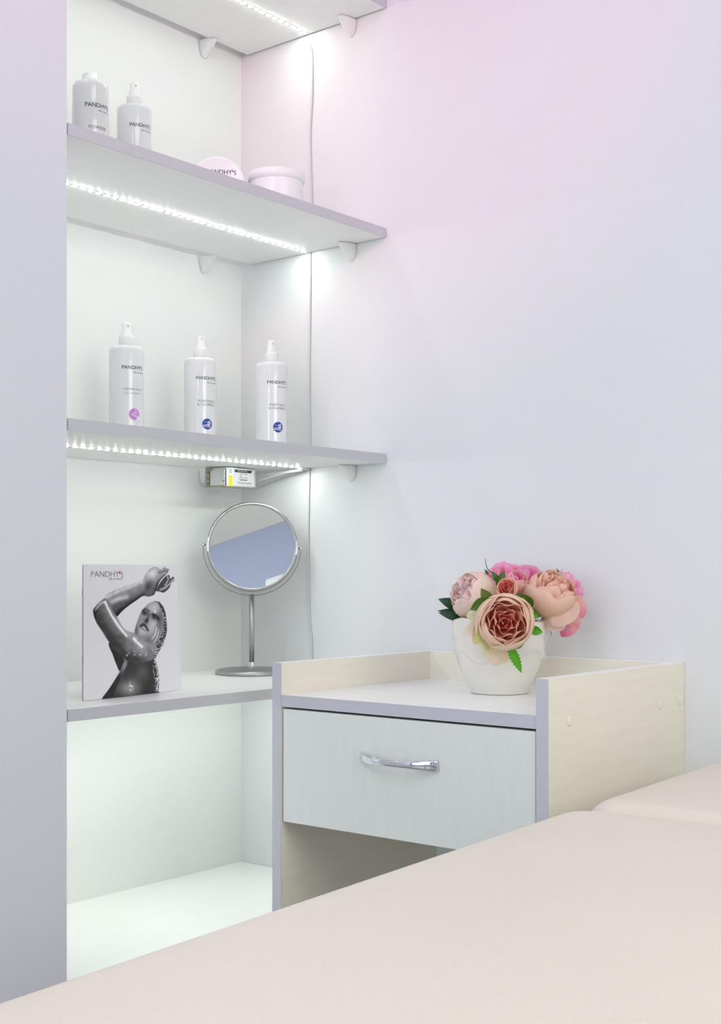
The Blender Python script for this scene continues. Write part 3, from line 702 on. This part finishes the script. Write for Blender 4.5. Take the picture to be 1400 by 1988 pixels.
# handle: chrome bow, flared ends
hy0, hy1, hz = 0.1796-0.002, 0.3137+0.002, 0.7265
bm = bmesh.new(); rows = []; N = 40
for i in range(N+1):
    s = i/N; y = hy0+(hy1-hy0)*s
    out = 0.024*(math.sin(PI*s))**0.7+0.0005
    c = abs(2*s-1)
    hh = 0.0042+0.0040*c**2
    tt = 0.0018+0.0008*c
    zc = hz-0.0012*math.cos(2*PI*s)*0
    ring = []
    for k in range(14):
        a = 2*PI*k/14
        # flattened superellipse section; thickness along x, height along z
        ex_, ez_ = math.copysign(abs(math.cos(a))**0.6, math.cos(a)), math.copysign(abs(math.sin(a))**0.6, math.sin(a))
        tang = 0.024*0.7*PI*math.cos(PI*s)*(max(math.sin(PI*s), 0.12))**(-0.3)/(hy1-hy0)
        nx, ny = -1/math.hypot(1, tang), -tang/math.hypot(1, tang)
        ring.append(bm.verts.new((0.002-out+ex_*tt*nx, y+ex_*tt*ny*-1*0+ex_*tt*(-ny)*0+ex_*tt*ny, zc+ez_*hh)))
    rows.append(ring)
for a, b in zip(rows, rows[1:]):
    for k in range(14): bm.faces.new((a[k], a[(k+1) % 14], b[(k+1) % 14], b[k]))
bm.faces.new(rows[0]); bm.faces.new(rows[-1][::-1]); bmesh.ops.recalc_face_normals(bm, faces=bm.faces)
h = obj('handle', bm, M['chrome'], dr, True); h['label'] = 'chrome bow handle'
for X, z in ((1.543, 0.7965), (1.814, 0.7965), (1.883, 0.798)):
    b_ = bmesh.new(); bmesh.ops.create_cone(b_, cap_ends=True, segments=24, radius1=0.0066, radius2=0.0058, depth=0.0012); bmesh.ops.rotate(b_, verts=b_.verts, matrix=Matrix.Rotation(PI/2, 3, 'X'))
    bmesh.ops.translate(b_, verts=b_.verts, vec=(X-CX0, -0.0008, z)); obj('screw_cap', b_, M['cream'], tr)

# ------------------------------------------------------------------ massage bed
bed = thing('massage_bed', 'cream leatherette massage bed with two padded sections in the foreground', 'massage bed', (0.0, 0.0, 0.0))
ANG = math.atan(0.064)
E0 = Vector((0.508, 0.7400, 0)); ed = Vector((math.cos(ANG), math.sin(ANG), 0)); en = Vector((math.sin(ANG), -math.cos(ANG), 0))   # along, towards the camera side
BZ = 0.7215
def pad(x0, x1, width, top, name, rc=0.055, re=0.032, thick=0.085, crown=0.004, slip=0.0):
    """rounded cushion; along X from x0..x1 (bed coords from E0), across from far edge 0..width"""
    NX_, NY_ = 120, 56
    bm = bmesh.new(); L = x1-x0; W = width; cx = (x0+x1)/2; cy = W/2
    def prof(t):   # unit profile point along diagonal param
        return t
    rows = []
    def warp(a, b):
        # map square [-1,1]^2 to rounded rectangle plan
        x = a*L/2; y = b*W/2
        hx, hy = L/2-rc, W/2-rc
        s = max(abs(x)/(L/2), abs(y)/(W/2))
        X, Y = x, y
        # project scaled ring on rounded rect of inset
        inset = (1-s)
        if s > 1e-6:
            ux, uy = x/s, y/s      # on the boundary square
            if abs(ux) > hx and abs(uy) > hy:
                qx, qy = abs(ux)-hx, abs(uy)-hy
                dd = math.hypot(qx, qy); ux = math.copysign(hx+qx/dd*rc, ux); uy = math.copysign(hy+qy/dd*rc, uy)
            X, Y = ux*s, uy*s
        return X, Y
    def height(x, y):
        hx, hy = L/2-rc, W/2-rc
        qx, qy = max(abs(x)-hx, 0), max(abs(y)-hy, 0)
        if qx > 0 and qy > 0: d = rc-math.hypot(qx, qy)
        else: d = min(L/2-abs(x), W/2-abs(y))
        d = max(d, 0)
        z = 0
        if d < re: z = -re*(1-math.sqrt(max(0, 1-((re-d)/re)**2)))
        g = min(d/0.10, 1)
        return z-crown*(1-g)**2
    def seq(n):
        out = []
        for i in range(n+1):
            t = -1+2*i/n
            out.append(math.copysign(1-(1-abs(t))**1.8, t))
        return out
    A, B = seq(NX_), seq(NY_); grid = []
    for a in A:
        row = []
        for b in B:
            x, y = warp(a, b); z = height(x, y)
            P = E0+ed*(cx+x)+en*(cy+y-0.0); row.append(bm.verts.new((P.x, P.y, top+z)))
        grid.append(row)
    for i in range(NX_):
        for j in range(NY_): bm.faces.new((grid[i][j], grid[i][j+1], grid[i+1][j+1], grid[i+1][j]))
    # skirt
    ring = [grid[i][0] for i in range(NX_+1)]+[grid[NX_][j] for j in range(1, NY_+1)]+[grid[i][NY_] for i in range(NX_-1, -1, -1)]+[grid[0][j] for j in range(NY_-1, 0, -1)]
    low = [bm.verts.new((v.co.x, v.co.y, top-thick)) for v in ring]
    n = len(ring)
    for i in range(n): bm.faces.new((ring[i], ring[(i+1) % n], low[(i+1) % n], low[i]))
    bm.faces.new(low); bmesh.ops.recalc_face_normals(bm, faces=bm.faces)
    return obj(name, bm, M['leather'], bed, True)
XB = (1.386-0.508)/math.cos(ANG)
pad(-0.62, XB-0.006, 0.60, BZ, 'cushion')
pd2 = pad(XB+0.002, XB+0.46, 0.60, BZ+0.0012, 'head_cushion', rc=0.05, re=0.04)
pd2['label'] = 'far padded section beyond the seam'
# stitched seam puckers at the far corner of the head cushion
for i in range(2):
    p = at(1182+i*12, 1562-i*5, 1.545+i*0.015)
for nm_, (a0, a1) in (('frame', (-0.60, XB+0.44)),):
    bm = bmesh.new(); cn = [E0+ed*a0+en*0.03, E0+ed*a1+en*0.03, E0+ed*a1+en*0.57, E0+ed*a0+en*0.57]
    lo = [bm.verts.new((p.x, p.y, BZ-0.125)) for p in cn]; hi = [bm.verts.new((p.x, p.y, BZ-0.085)) for p in cn]
    bm.faces.new(lo[::-1]); bm.faces.new(hi)
    for i in range(4): bm.faces.new((lo[i], lo[(i+1) % 4], hi[(i+1) % 4], hi[i]))
    obj('bed_frame', bm, M['plastic'], bed)
    for p in cn:
        c = (cn[0]+cn[2])/2; q = p+(c-p).normalized()*0.08
        obj('leg', tube([(q.x, q.y, 0), (q.x, q.y, BZ-0.125)], 0.02, 16), M['legs'], bed, True)

# ------------------------------------------------------------------ flower pot
FX, FYp, FZ = 1.728, 1.1176, 0.808
az_cam = math.atan2(-FYp, -FX)
def pot_r(h, a):
    base = [(0, .0450), (.004, .0462), (.02, .0540), (.04, .0626), (.055, .0672), (.075, .0694), (.10, .0700), (.115, .0696)]
    r = base[-1][1]
    for (h0, r0), (h1, r1) in zip(base, base[1:]):
        if h0 <= h <= h1: r = r0+(r1-r0)*(h-h0)/(h1-h0); break
    # draped petal relief: wavy lower lip
    lip = 0.058+0.007*math.sin(3*a+0.6)+0.004*math.sin(7*a+1.0)
    s = 1/(1+math.exp(-(h-lip)/0.0011)); r += 0.0042*s*(1-0.4*max(0, min(1, (h-lip)/0.05)))
    lip2 = 0.090+0.008*math.sin(4*a+2.2)+0.003*math.sin(9*a)
    s = 1/(1+math.exp(-(h-lip2)/0.0012)); r += 0.0026*s
    r += 0.0010*math.sin(11*a+h*60)*max(0, min(1, (h-0.06)/0.02))
    return r
seg = 160; hs = [0, .002, .004]+[.006+.1085*i/70 for i in range(1, 71)]
bm = bmesh.new(); rings = []
rings.append([bm.verts.new((0, 0, 0.0005))])
rings.append([bm.verts.new((0.043*math.cos(2*PI*i/seg), 0.043*math.sin(2*PI*i/seg), 0)) for i in range(seg)])
for hh in hs: rings.append([bm.verts.new((pot_r(hh, 2*PI*i/seg)*math.cos(2*PI*i/seg), pot_r(hh, 2*PI*i/seg)*math.sin(2*PI*i/seg), hh+0.0006+(0.003*math.sin(5*2*PI*i/seg)*(hh/.1145)**6))) for i in range(seg)])
for dr_, dz in ((0.002, 0.001), (0.0045, 0.0), (0.006, -0.01), (0.012, -0.05)):
    rings.append([bm.verts.new(((pot_r(.1145, 2*PI*i/seg)-dr_)*math.cos(2*PI*i/seg), (pot_r(.1145, 2*PI*i/seg)-dr_)*math.sin(2*PI*i/seg), .1151+dz+(0.003*math.sin(5*2*PI*i/seg)))) for i in range(seg)])
for a, b in zip(rings, rings[1:]):
    for i in range(seg):
        j = (i+1) % seg
        if len(a) == 1: bm.faces.new((a[0], b[j], b[i]))
        else: bm.faces.new((a[i], a[j], b[j], b[i]))
bmesh.ops.recalc_face_normals(bm, faces=bm.faces)
pot = thing('flower_pot', 'white glazed ceramic pot with draped petal relief on the trolley top', 'flower pot', (FX, FYp, FZ+0.0002))
obj('body', bm, M['ceramic'], pot, True)
obj('foam', lathe([(0, 0.080), (0.058, 0.080), (0.055, 0.092), (0.03, 0.096), (0, 0.097)], 32), M['foam'], pot, True)

# ------------------------------------------------------------------ peonies
def srgb(c): return tuple((x/255/12.92 if x/255 <= 0.04045 else ((x/255+0.055)/1.055)**2.4) for x in c)
def mixc(a, b, t): return tuple(a[i]*(1-t)+b[i]*t for i in range(3))
def grid_obj(name, fn_, colf, nu, nv, m, parent, th=0.0):
    vs, cs = [], []
    for i in range(nv+1):
        for j in range(nu+1):
            u = -1+2*j/nu; v = i/nv; vs.append(fn_(u, v)); cs.append((*colf(u, v), 1))
    fs = [(i*(nu+1)+j, i*(nu+1)+j+1, (i+1)*(nu+1)+j+1, (i+1)*(nu+1)+j) for i in range(nv) for j in range(nu)]
    me = bpy.data.meshes.new(name); me.from_pydata([tuple(v) for v in vs], [], fs)
    a = me.color_attributes.new('Col', 'FLOAT_COLOR', 'POINT'); a.data.foreach_set('color', np.array(cs, np.float32).reshape(-1))
    return obj(name, me, m, parent, True)
class Frame:
    def __init__(s, c, axis, spin=0.0):
        s.c = Vector(c); s.z = Vector(axis).normalized()
        t = UP if abs(s.z.z) < 0.9 else Vector((1, 0, 0))
        s.x = t.cross(s.z).normalized(); s.y = s.z.cross(s.x)
        x, y = s.x*math.cos(spin)+s.y*math.sin(spin), s.y*math.cos(spin)-s.x*math.sin(spin); s.x, s.y = x, y
    def p(s, r, a, z): return s.c+s.x*(r*math.cos(a))+s.y*(r*math.sin(a))+s.z*z
def ball_petal(fr, parent, R, H, a0, wid, amax, ruf, cols, ph, lean=0.0, lift=0.0, n=(12, 10), vmin=0.12, notch=0.0):
    base, mid, rim = cols
    def f(u, v):
        vt = vmin+(1-vmin)*v
        edge = 1-0.16*abs(u)**3+notch*(-math.exp(-(u/0.18)**2)*0.10)+0.03*math.sin(5*u+ph)
        a = amax*vt*edge
        wv = wid*min(1, (vt*1.7))**0.8
        rr = R*math.sin(min(a, PI*0.98))
        if a > PI/2: rr = R*(1-(1-math.sin(a))*0.9)
        z = -H*math.cos(a)+lift
        k = v**3
        rr += ruf*k*math.sin(4.4*u+ph)+lean*k*R
        z += ruf*0.9*k*math.cos(3.6*u+ph*1.7)
        rr *= 1+0.05*u*math.sin(ph)   # overlap like shingles
        return fr.p(rr, a0+u*wv, z)
    def c(u, v):
        t = v*(1-0.12*u*u)
        q = mixc(base, mid, min(1, t/0.55)) if t < 0.55 else mixc(mid, rim, min(1, (t-0.55)/0.45))
        e = max(0, (v-0.9)/0.1)*0.5
        return mixc(q, rim, e)
    return grid_obj('petal', f, c, n[0], n[1], M['petal'], parent)
def peony(label, c, axis, R, pal, seed, layers, stem_to, group='peonies in the white pot', Hk=0.85, spin=0.0, dome=0.30):
    """layers: list of (count, radius factor, amax deg, width rad, ruffle, lean)"""
    random.seed(seed)
    t = thing('peony', label, 'flower', (0, 0, 0), 0, group); fr = Frame(c, axis, spin)
    L = len(layers)
    for k, (cnt, rf, am, wd, ruf, lean) in enumerate(layers):
        s = k/max(1, L-1)
        for i in range(cnt):
            a = 2*PI*(i+0.5*(k % 2)+random.uniform(-.12, .12))/cnt+k*0.7
            out, inn = pal
            cols = tuple(mixc(out[q_], inn[q_], s) for q_ in range(3))
            j = random.uniform(0.96, 1.04); cols = tuple(tuple(min(1, x*j) for x in cc) for cc in cols)
            ball_petal(fr, t, R*rf*random.uniform(.96, 1.04), R*Hk*(0.92 if k else 1)*random.uniform(.95, 1.04), a, wd*random.uniform(.9, 1.1), math.radians(am+random.uniform(-6, 6)), R*ruf, cols, random.uniform(0, 6.28), lean=lean, lift=R*dome*s)
    b = Vector(c)-Vector(axis).normalized()*R*Hk
    obj('stem', tube(cr([b+Vector(axis).normalized()*0.006, b*0.6+Vector(stem_to)*0.4, Vector(stem_to)], 5), 0.0016, 6), M['stem'], t, True)
    return t
P_ = srgb
PALE = ((P_((242, 248, 140)), P_((255, 236, 214)), P_((255, 234, 230))), (P_((255, 184, 180)), P_((255, 210, 208)), P_((255, 238, 238))))
CORAL = ((P_((252, 240, 130)), P_((255, 228, 196)), P_((255, 234, 216))), (P_((255, 112, 94)), P_((255, 150, 134)), P_((255, 226, 216))))
PEACH = ((P_((250, 244, 150)), P_((255, 222, 196)), P_((255, 228, 212))), (P_((255, 128, 104)), P_((255, 172, 150)), P_((255, 224, 208))))
HOT = ((P_((240, 70, 165)), P_((255, 150, 212)), P_((255, 206, 232))), (P_((225, 30, 135)), P_((252, 116, 190)), P_((255, 196, 226))))
ROSY = ((P_((245, 205, 165)), P_((250, 190, 175)), P_((255, 218, 205))), (P_((205, 60, 80)), P_((236, 120, 122)), P_((252, 182, 178))))
foam = Vector((FX, FYp, FZ+0.098))
FD = CA*FX+SA*FYp      # depth of the pot axis
def ax(r, u, b):       # right, up, back(toward camera = positive)
    return (RGT*r+UP*u-FWD*b).normalized()
FULL = [(5, 1.0, 122, .95, .030, 0), (5, .96, 127, .85, .045, 0), (5, .87, 127, .80, .06, 0), (5, .76, 121, .80, .07, 0), (5, .64, 114, .85, .09, 0), (4, .52, 109, .95, .10, 0), (4, .39, 106, 1.0, .10, 0), (3, .26, 104, 1.2, .08, 0), (2, .13, 100, 1.6, .04, 0)]
coral = peony('wide open coral pink peony at the front of the pot, facing out', at(980, 1208, FD-0.108), ax(-0.05, 0.10, 1), 0.0425, CORAL, 11, FULL, foam, dome=0.52)
CLOSED = [(5, 1.0, 128, .85, .02, 0), (5, .95, 132, .80, .035, 0), (5, .88, 136, .62, .05, 0), (5, .74, 130, .60, .08, 0), (5, .58, 125, .60, .10, 0), (4, .40, 120, .7, .10, 0), (3, .22, 115, .9, .08, 0)]
peony('pale pink and cream half-closed peony at the left of the pot', at(921, 1157, FD-0.018), ax(-0.75, 0.45, 0.45), 0.0375, PALE, 5, CLOSED, foam, Hk=0.98)
peach = peony('peach peony with ruffled crown at the upper right of the bouquet', at(1068, 1153, FD-0.030), ax(0.22, 0.75, 0.55), 0.0400, PEACH, 8, [(5, 1.0, 122, .9, .02, 0), (5, .95, 128, .8, .04, 0), (5, .86, 130, .62, .07, 0), (5, .72, 130, .60, .09, 0), (5, .56, 130, .62, .11, 0), (4, .40, 128, .7, .11, 0), (3, .22, 125, .9, .09, 0)], foam, Hk=0.92)
peony('hot pink peony at the back of the bouquet, behind the buds', at(1000, 1128, FD+0.035), ax(0.0, 0.8, 0.35), 0.0480, HOT, 21, [(5, 1.0, 96, .85, .03, 0.08), (5, .92, 100, .8, .04, 0.03), (5, .78, 100, .6, .06, 0), (5, .6, 100, .6, .07, 0), (4, .4, 98, .7, .08, 0)], foam, Hk=0.95)
peony('small mauve pink peony peeping out behind the peach one', at(1109, 1138, FD+0.022), ax(0.8, 0.5, 0.0), 0.0270, HOT, 31, [(5, 1.0, 100, .7, .05, 0.1), (5, .8, 104, .6, .07, 0), (4, .55, 100, .7, .09, 0)], foam)
peony('loose peach and pink peony drooping at the far right of the bouquet', at(1105, 1188, FD-0.005), ax(0.85, -0.05, 0.35), 0.0300, (PEACH[0], HOT[1]), 44, [(5, 1.0, 98, .75, .05, 0.12), (5, .85, 104, .65, .08, 0), (5, .62, 104, .62, .1, 0), (4, .4, 100, .7, .1, 0)], foam)
peony('small rosy bud above the front coral peony', at(985, 1143, FD-0.075), ax(-0.25, 0.25, 1), 0.0165, ROSY, 3, [(3, 1.0, 126, 1.25, .03, 0), (4, .85, 124, .8, .05, 0), (3, .55, 118, .9, .08, 0), (2, .28, 112, 1.4, .06, 0)], foam, Hk=1.1)
peony('small pink bud between the hot pink and peach peonies', at(1005, 1127, FD-0.030), ax(0.2, 0.75, 0.7), 0.0165, (PEACH[0], HOT[1]), 4, [(3, 1.0, 128, 1.25, .03, 0), (4, .8, 124, .8, .06, 0), (3, .5, 118, .9, .08, 0)], foam, Hk=1.1)

# loose outer petals and leaves: each built along an image-plane direction with its own bend
def blade(name, base, tip, width, bend, cols, m, parent, serr=0.0, curl=0.15, shape=1.0, nrmv=None, th=0.0, wide=0.45, twist=0.0):
    base = Vector(base); tip = Vector(tip); d = tip-base; L = d.length; d.normalize()
    n0 = (nrmv if nrmv is not None else -FWD); sidev = d.cross(n0).normalized(); nn = sidev.cross(d).normalized()
    def f(u, v):
        if shape == 'petal': wv = math.sin(PI*min(1, v*0.93+0.07)**0.75)**0.55
        else: wv = max(0.0, math.sin(PI*v**wide))**0.9
        wv = max(wv, 0.02)
        s = 1+serr*(((v*9) % 1)-0.5)*abs(u)**3
        ca2, sa2 = math.cos(twist*v), math.sin(twist*v); sv = sidev*ca2+nn*sa2; n2 = nn*ca2-sidev*sa2
        return base+d*(L*v)+sv*(u*width*wv*s)+n2*(bend*L*math.sin(PI*v)+curl*width*wv*u*u-0.05*width*math.cos(v*9+u*3)*(1 if shape == 'petal' else 0))
    def c(u, v):
        q = mixc(cols[0], cols[1], v)
        if shape != 'petal': q = mixc(q, tuple(min(1, x*1.5) for x in q), max(0, 1-abs(u)*8)*0.6)
        elif len(cols) > 2: q = mixc(q, cols[2], abs(u)**2*0.8)
        return q
    return grid_obj(name, f, c, 10, 26 if serr else 16, m, parent)
DG = (P_((22, 50, 36)), P_((34, 78, 48))); OG = (P_((64, 92, 16)), P_((70, 104, 14))); BG = (P_((70, 140, 0)), P_((78, 158, 4))); BR_ = (P_((58, 104, 10)), P_((96, 92, 12)))
GREY_CREAM = (P_((222, 226, 168)), P_((240, 236, 208)), P_((232, 240, 190)))
lv = coral
fd = FD-0.085
blade('petal', at(965, 1190, fd+0.01), at(905, 1196, fd), 0.016, 0.10, GREY_CREAM, M['petal'], lv, shape='petal', curl=0.3)
blade('petal', at(960, 1195, fd+0.008), at(897, 1232, fd-0.008), 0.014, 0.12, (P_((214, 228, 160)), P_((246, 226, 222)), P_((240, 232, 214))), M['petal'], lv, shape='petal', curl=0.25)
blade('petal', at(955, 1195, fd), at(920, 1250, fd-0.014), 0.017, 0.10, (P_((200, 216, 120)), P_((222, 230, 160)), P_((238, 170, 150))), M['petal'], lv, shape='petal', curl=0.2)
blade('petal', at(975, 1225, fd), at(960, 1292, fd-0.016), 0.027, 0.10, (P_((226, 220, 140)), P_((240, 212, 204)), P_((228, 224, 160))), M['petal'], lv, shape='petal', curl=0.15)
blade('petal', at(950, 1215, fd), at(942, 1268, fd-0.015), 0.014, 0.10, (P_((210, 226, 130)), P_((232, 236, 180))), M['petal'], lv, shape='petal', curl=0.15)
lr = peach
f2 = FD-0.040
PP = (P_((252, 222, 204)), P_((250, 218, 206)), P_((255, 234, 222)))
blade('petal', at(1112, 1160, f2+0.01), at(1072, 1214, f2-0.006), 0.024, 0.18, PP, M['petal'], lr, shape='petal', curl=-0.35)
blade('petal', at(1062, 1188, f2+0.014), at(1095, 1222, f2+0.004), 0.020, 0.15, PP, M['petal'], lr, shape='petal', curl=-0.3)
blade('petal', at(1112, 1205, f2+0.02), at(1090, 1236, f2+0.02), 0.013, 0.15, (P_((250, 200, 200)), P_((214, 90, 150)), P_((240, 150, 170))), M['petal'], lr, shape='petal', curl=0.3)
blade('petal', at(1105, 1190, f2+0.02), at(1122, 1222, f2+0.02), 0.011, 0.15, (P_((250, 214, 190)), P_((240, 170, 190))), M['petal'], lr, shape='petal', curl=0.3)
blade('petal', at(1110, 1160, f2+0.02), at(1133, 1200, f2+0.02), 0.014, 0.12, (P_((252, 214, 196)), P_((240, 150, 170))), M['petal'], lr, shape='petal', curl=0.3)
# leaves
def leaf(label, b, t_, wpx, cols, df, serr=0.0, bend=0.08, curl=0.25, wide=0.6, twist=0.0, dt=0.0):
    th = thing('leaf', label, 'leaf', (0, 0, 0), 0, 'leaves among the peonies')
    blade('blade', at(b[0], b[1], FD+df), at(t_[0], t_[1], FD+df+dt), wpx*0.00079, bend, cols, M['leaf'], th, serr=serr, curl=curl, wide=wide, twist=twist)
    return th
leaf('dark green leaf sticking out at the upper left of the bouquet', (895, 1178), (851, 1163), 11, DG, -0.002, wide=0.75)
leaf('narrow dark green leaf pointing left, middle of the three at left', (893, 1186), (849, 1186), 5, DG, -0.004, wide=0.8)
leaf('dark green leaf low at the left of the bouquet over the rim', (900, 1202), (851, 1189), 8, DG, -0.012, wide=0.8, serr=0.25)
leaf('olive toothed leaf standing between the pale and coral peonies', (952, 1172), (934, 1142), 11, BR_, -0.100, serr=0.18, wide=0.7)
leaf('olive green leaf lying over the pale left peony', (950, 1164), (913, 1184), 12, OG, -0.102, serr=0.1, wide=0.8)
leaf('rounded dark olive leaf behind the coral peony, right of the buds', (1030, 1185), (1003, 1152), 16, OG, -0.080, wide=0.7, curl=0.4)
leaf('bright green toothed leaf hanging down over the front of the pot', (988, 1252), (1013, 1307), 9, BG, -0.112, serr=0.5, wide=0.75, bend=0.04)
leaf('small bright green leaf directly under the coral peony', (996, 1256), (1017, 1250), 6, BG, -0.112, serr=0.4, wide=0.8)
leaf('bright green pointed leaf right of the coral peony', (1030, 1222), (1054, 1228), 9, BG, -0.095, wide=0.7)
leaf('small green leaf under the peach peony beside the coral one', (1030, 1190), (1048, 1198), 8, BG, -0.050, wide=0.75)
leaf('upright green leaf between the hot pink peony and rosy bud', (966, 1140), (980, 1106), 8, OG, -0.045, wide=0.7)
leaf('curved green leaf below the twisted tendril', (967, 1130), (955, 1109), 6, (P_((70, 110, 40)), P_((60, 96, 44))), -0.038, wide=0.8)
leaf('tiny green leaf tip above the pale left peony', (948, 1116), (941, 1105), 3, OG, -0.01, wide=0.8)
leaf('tiny dark leaf tip above the mauve peony at right', (1085, 1118), (1081, 1104), 3.5, DG, 0.01, wide=0.8)
def tendril(label, pts, r0, df, cols='stem'):
    P3 = [at(x, y, FD+df) for x, y in pts]; q = cr(P3, 6); n = len(q)
    tag(obj('tendril', tube(q, [r0*(1-0.6*i/n) for i in range(n)], 6), M['stem'], smooth=True), label, 'stem')
tendril('thin green tendril curling up at the top left of the bouquet', [(965, 1122), (956, 1112), (948, 1106), (944, 1097), (942, 1085)], 0.0012, -0.035)
tendril('thin green tendril hanging down at the right of the bouquet', [(1062, 1208), (1066, 1220), (1069, 1226), (1071, 1234)], 0.0010, -0.02)
random.seed(1)
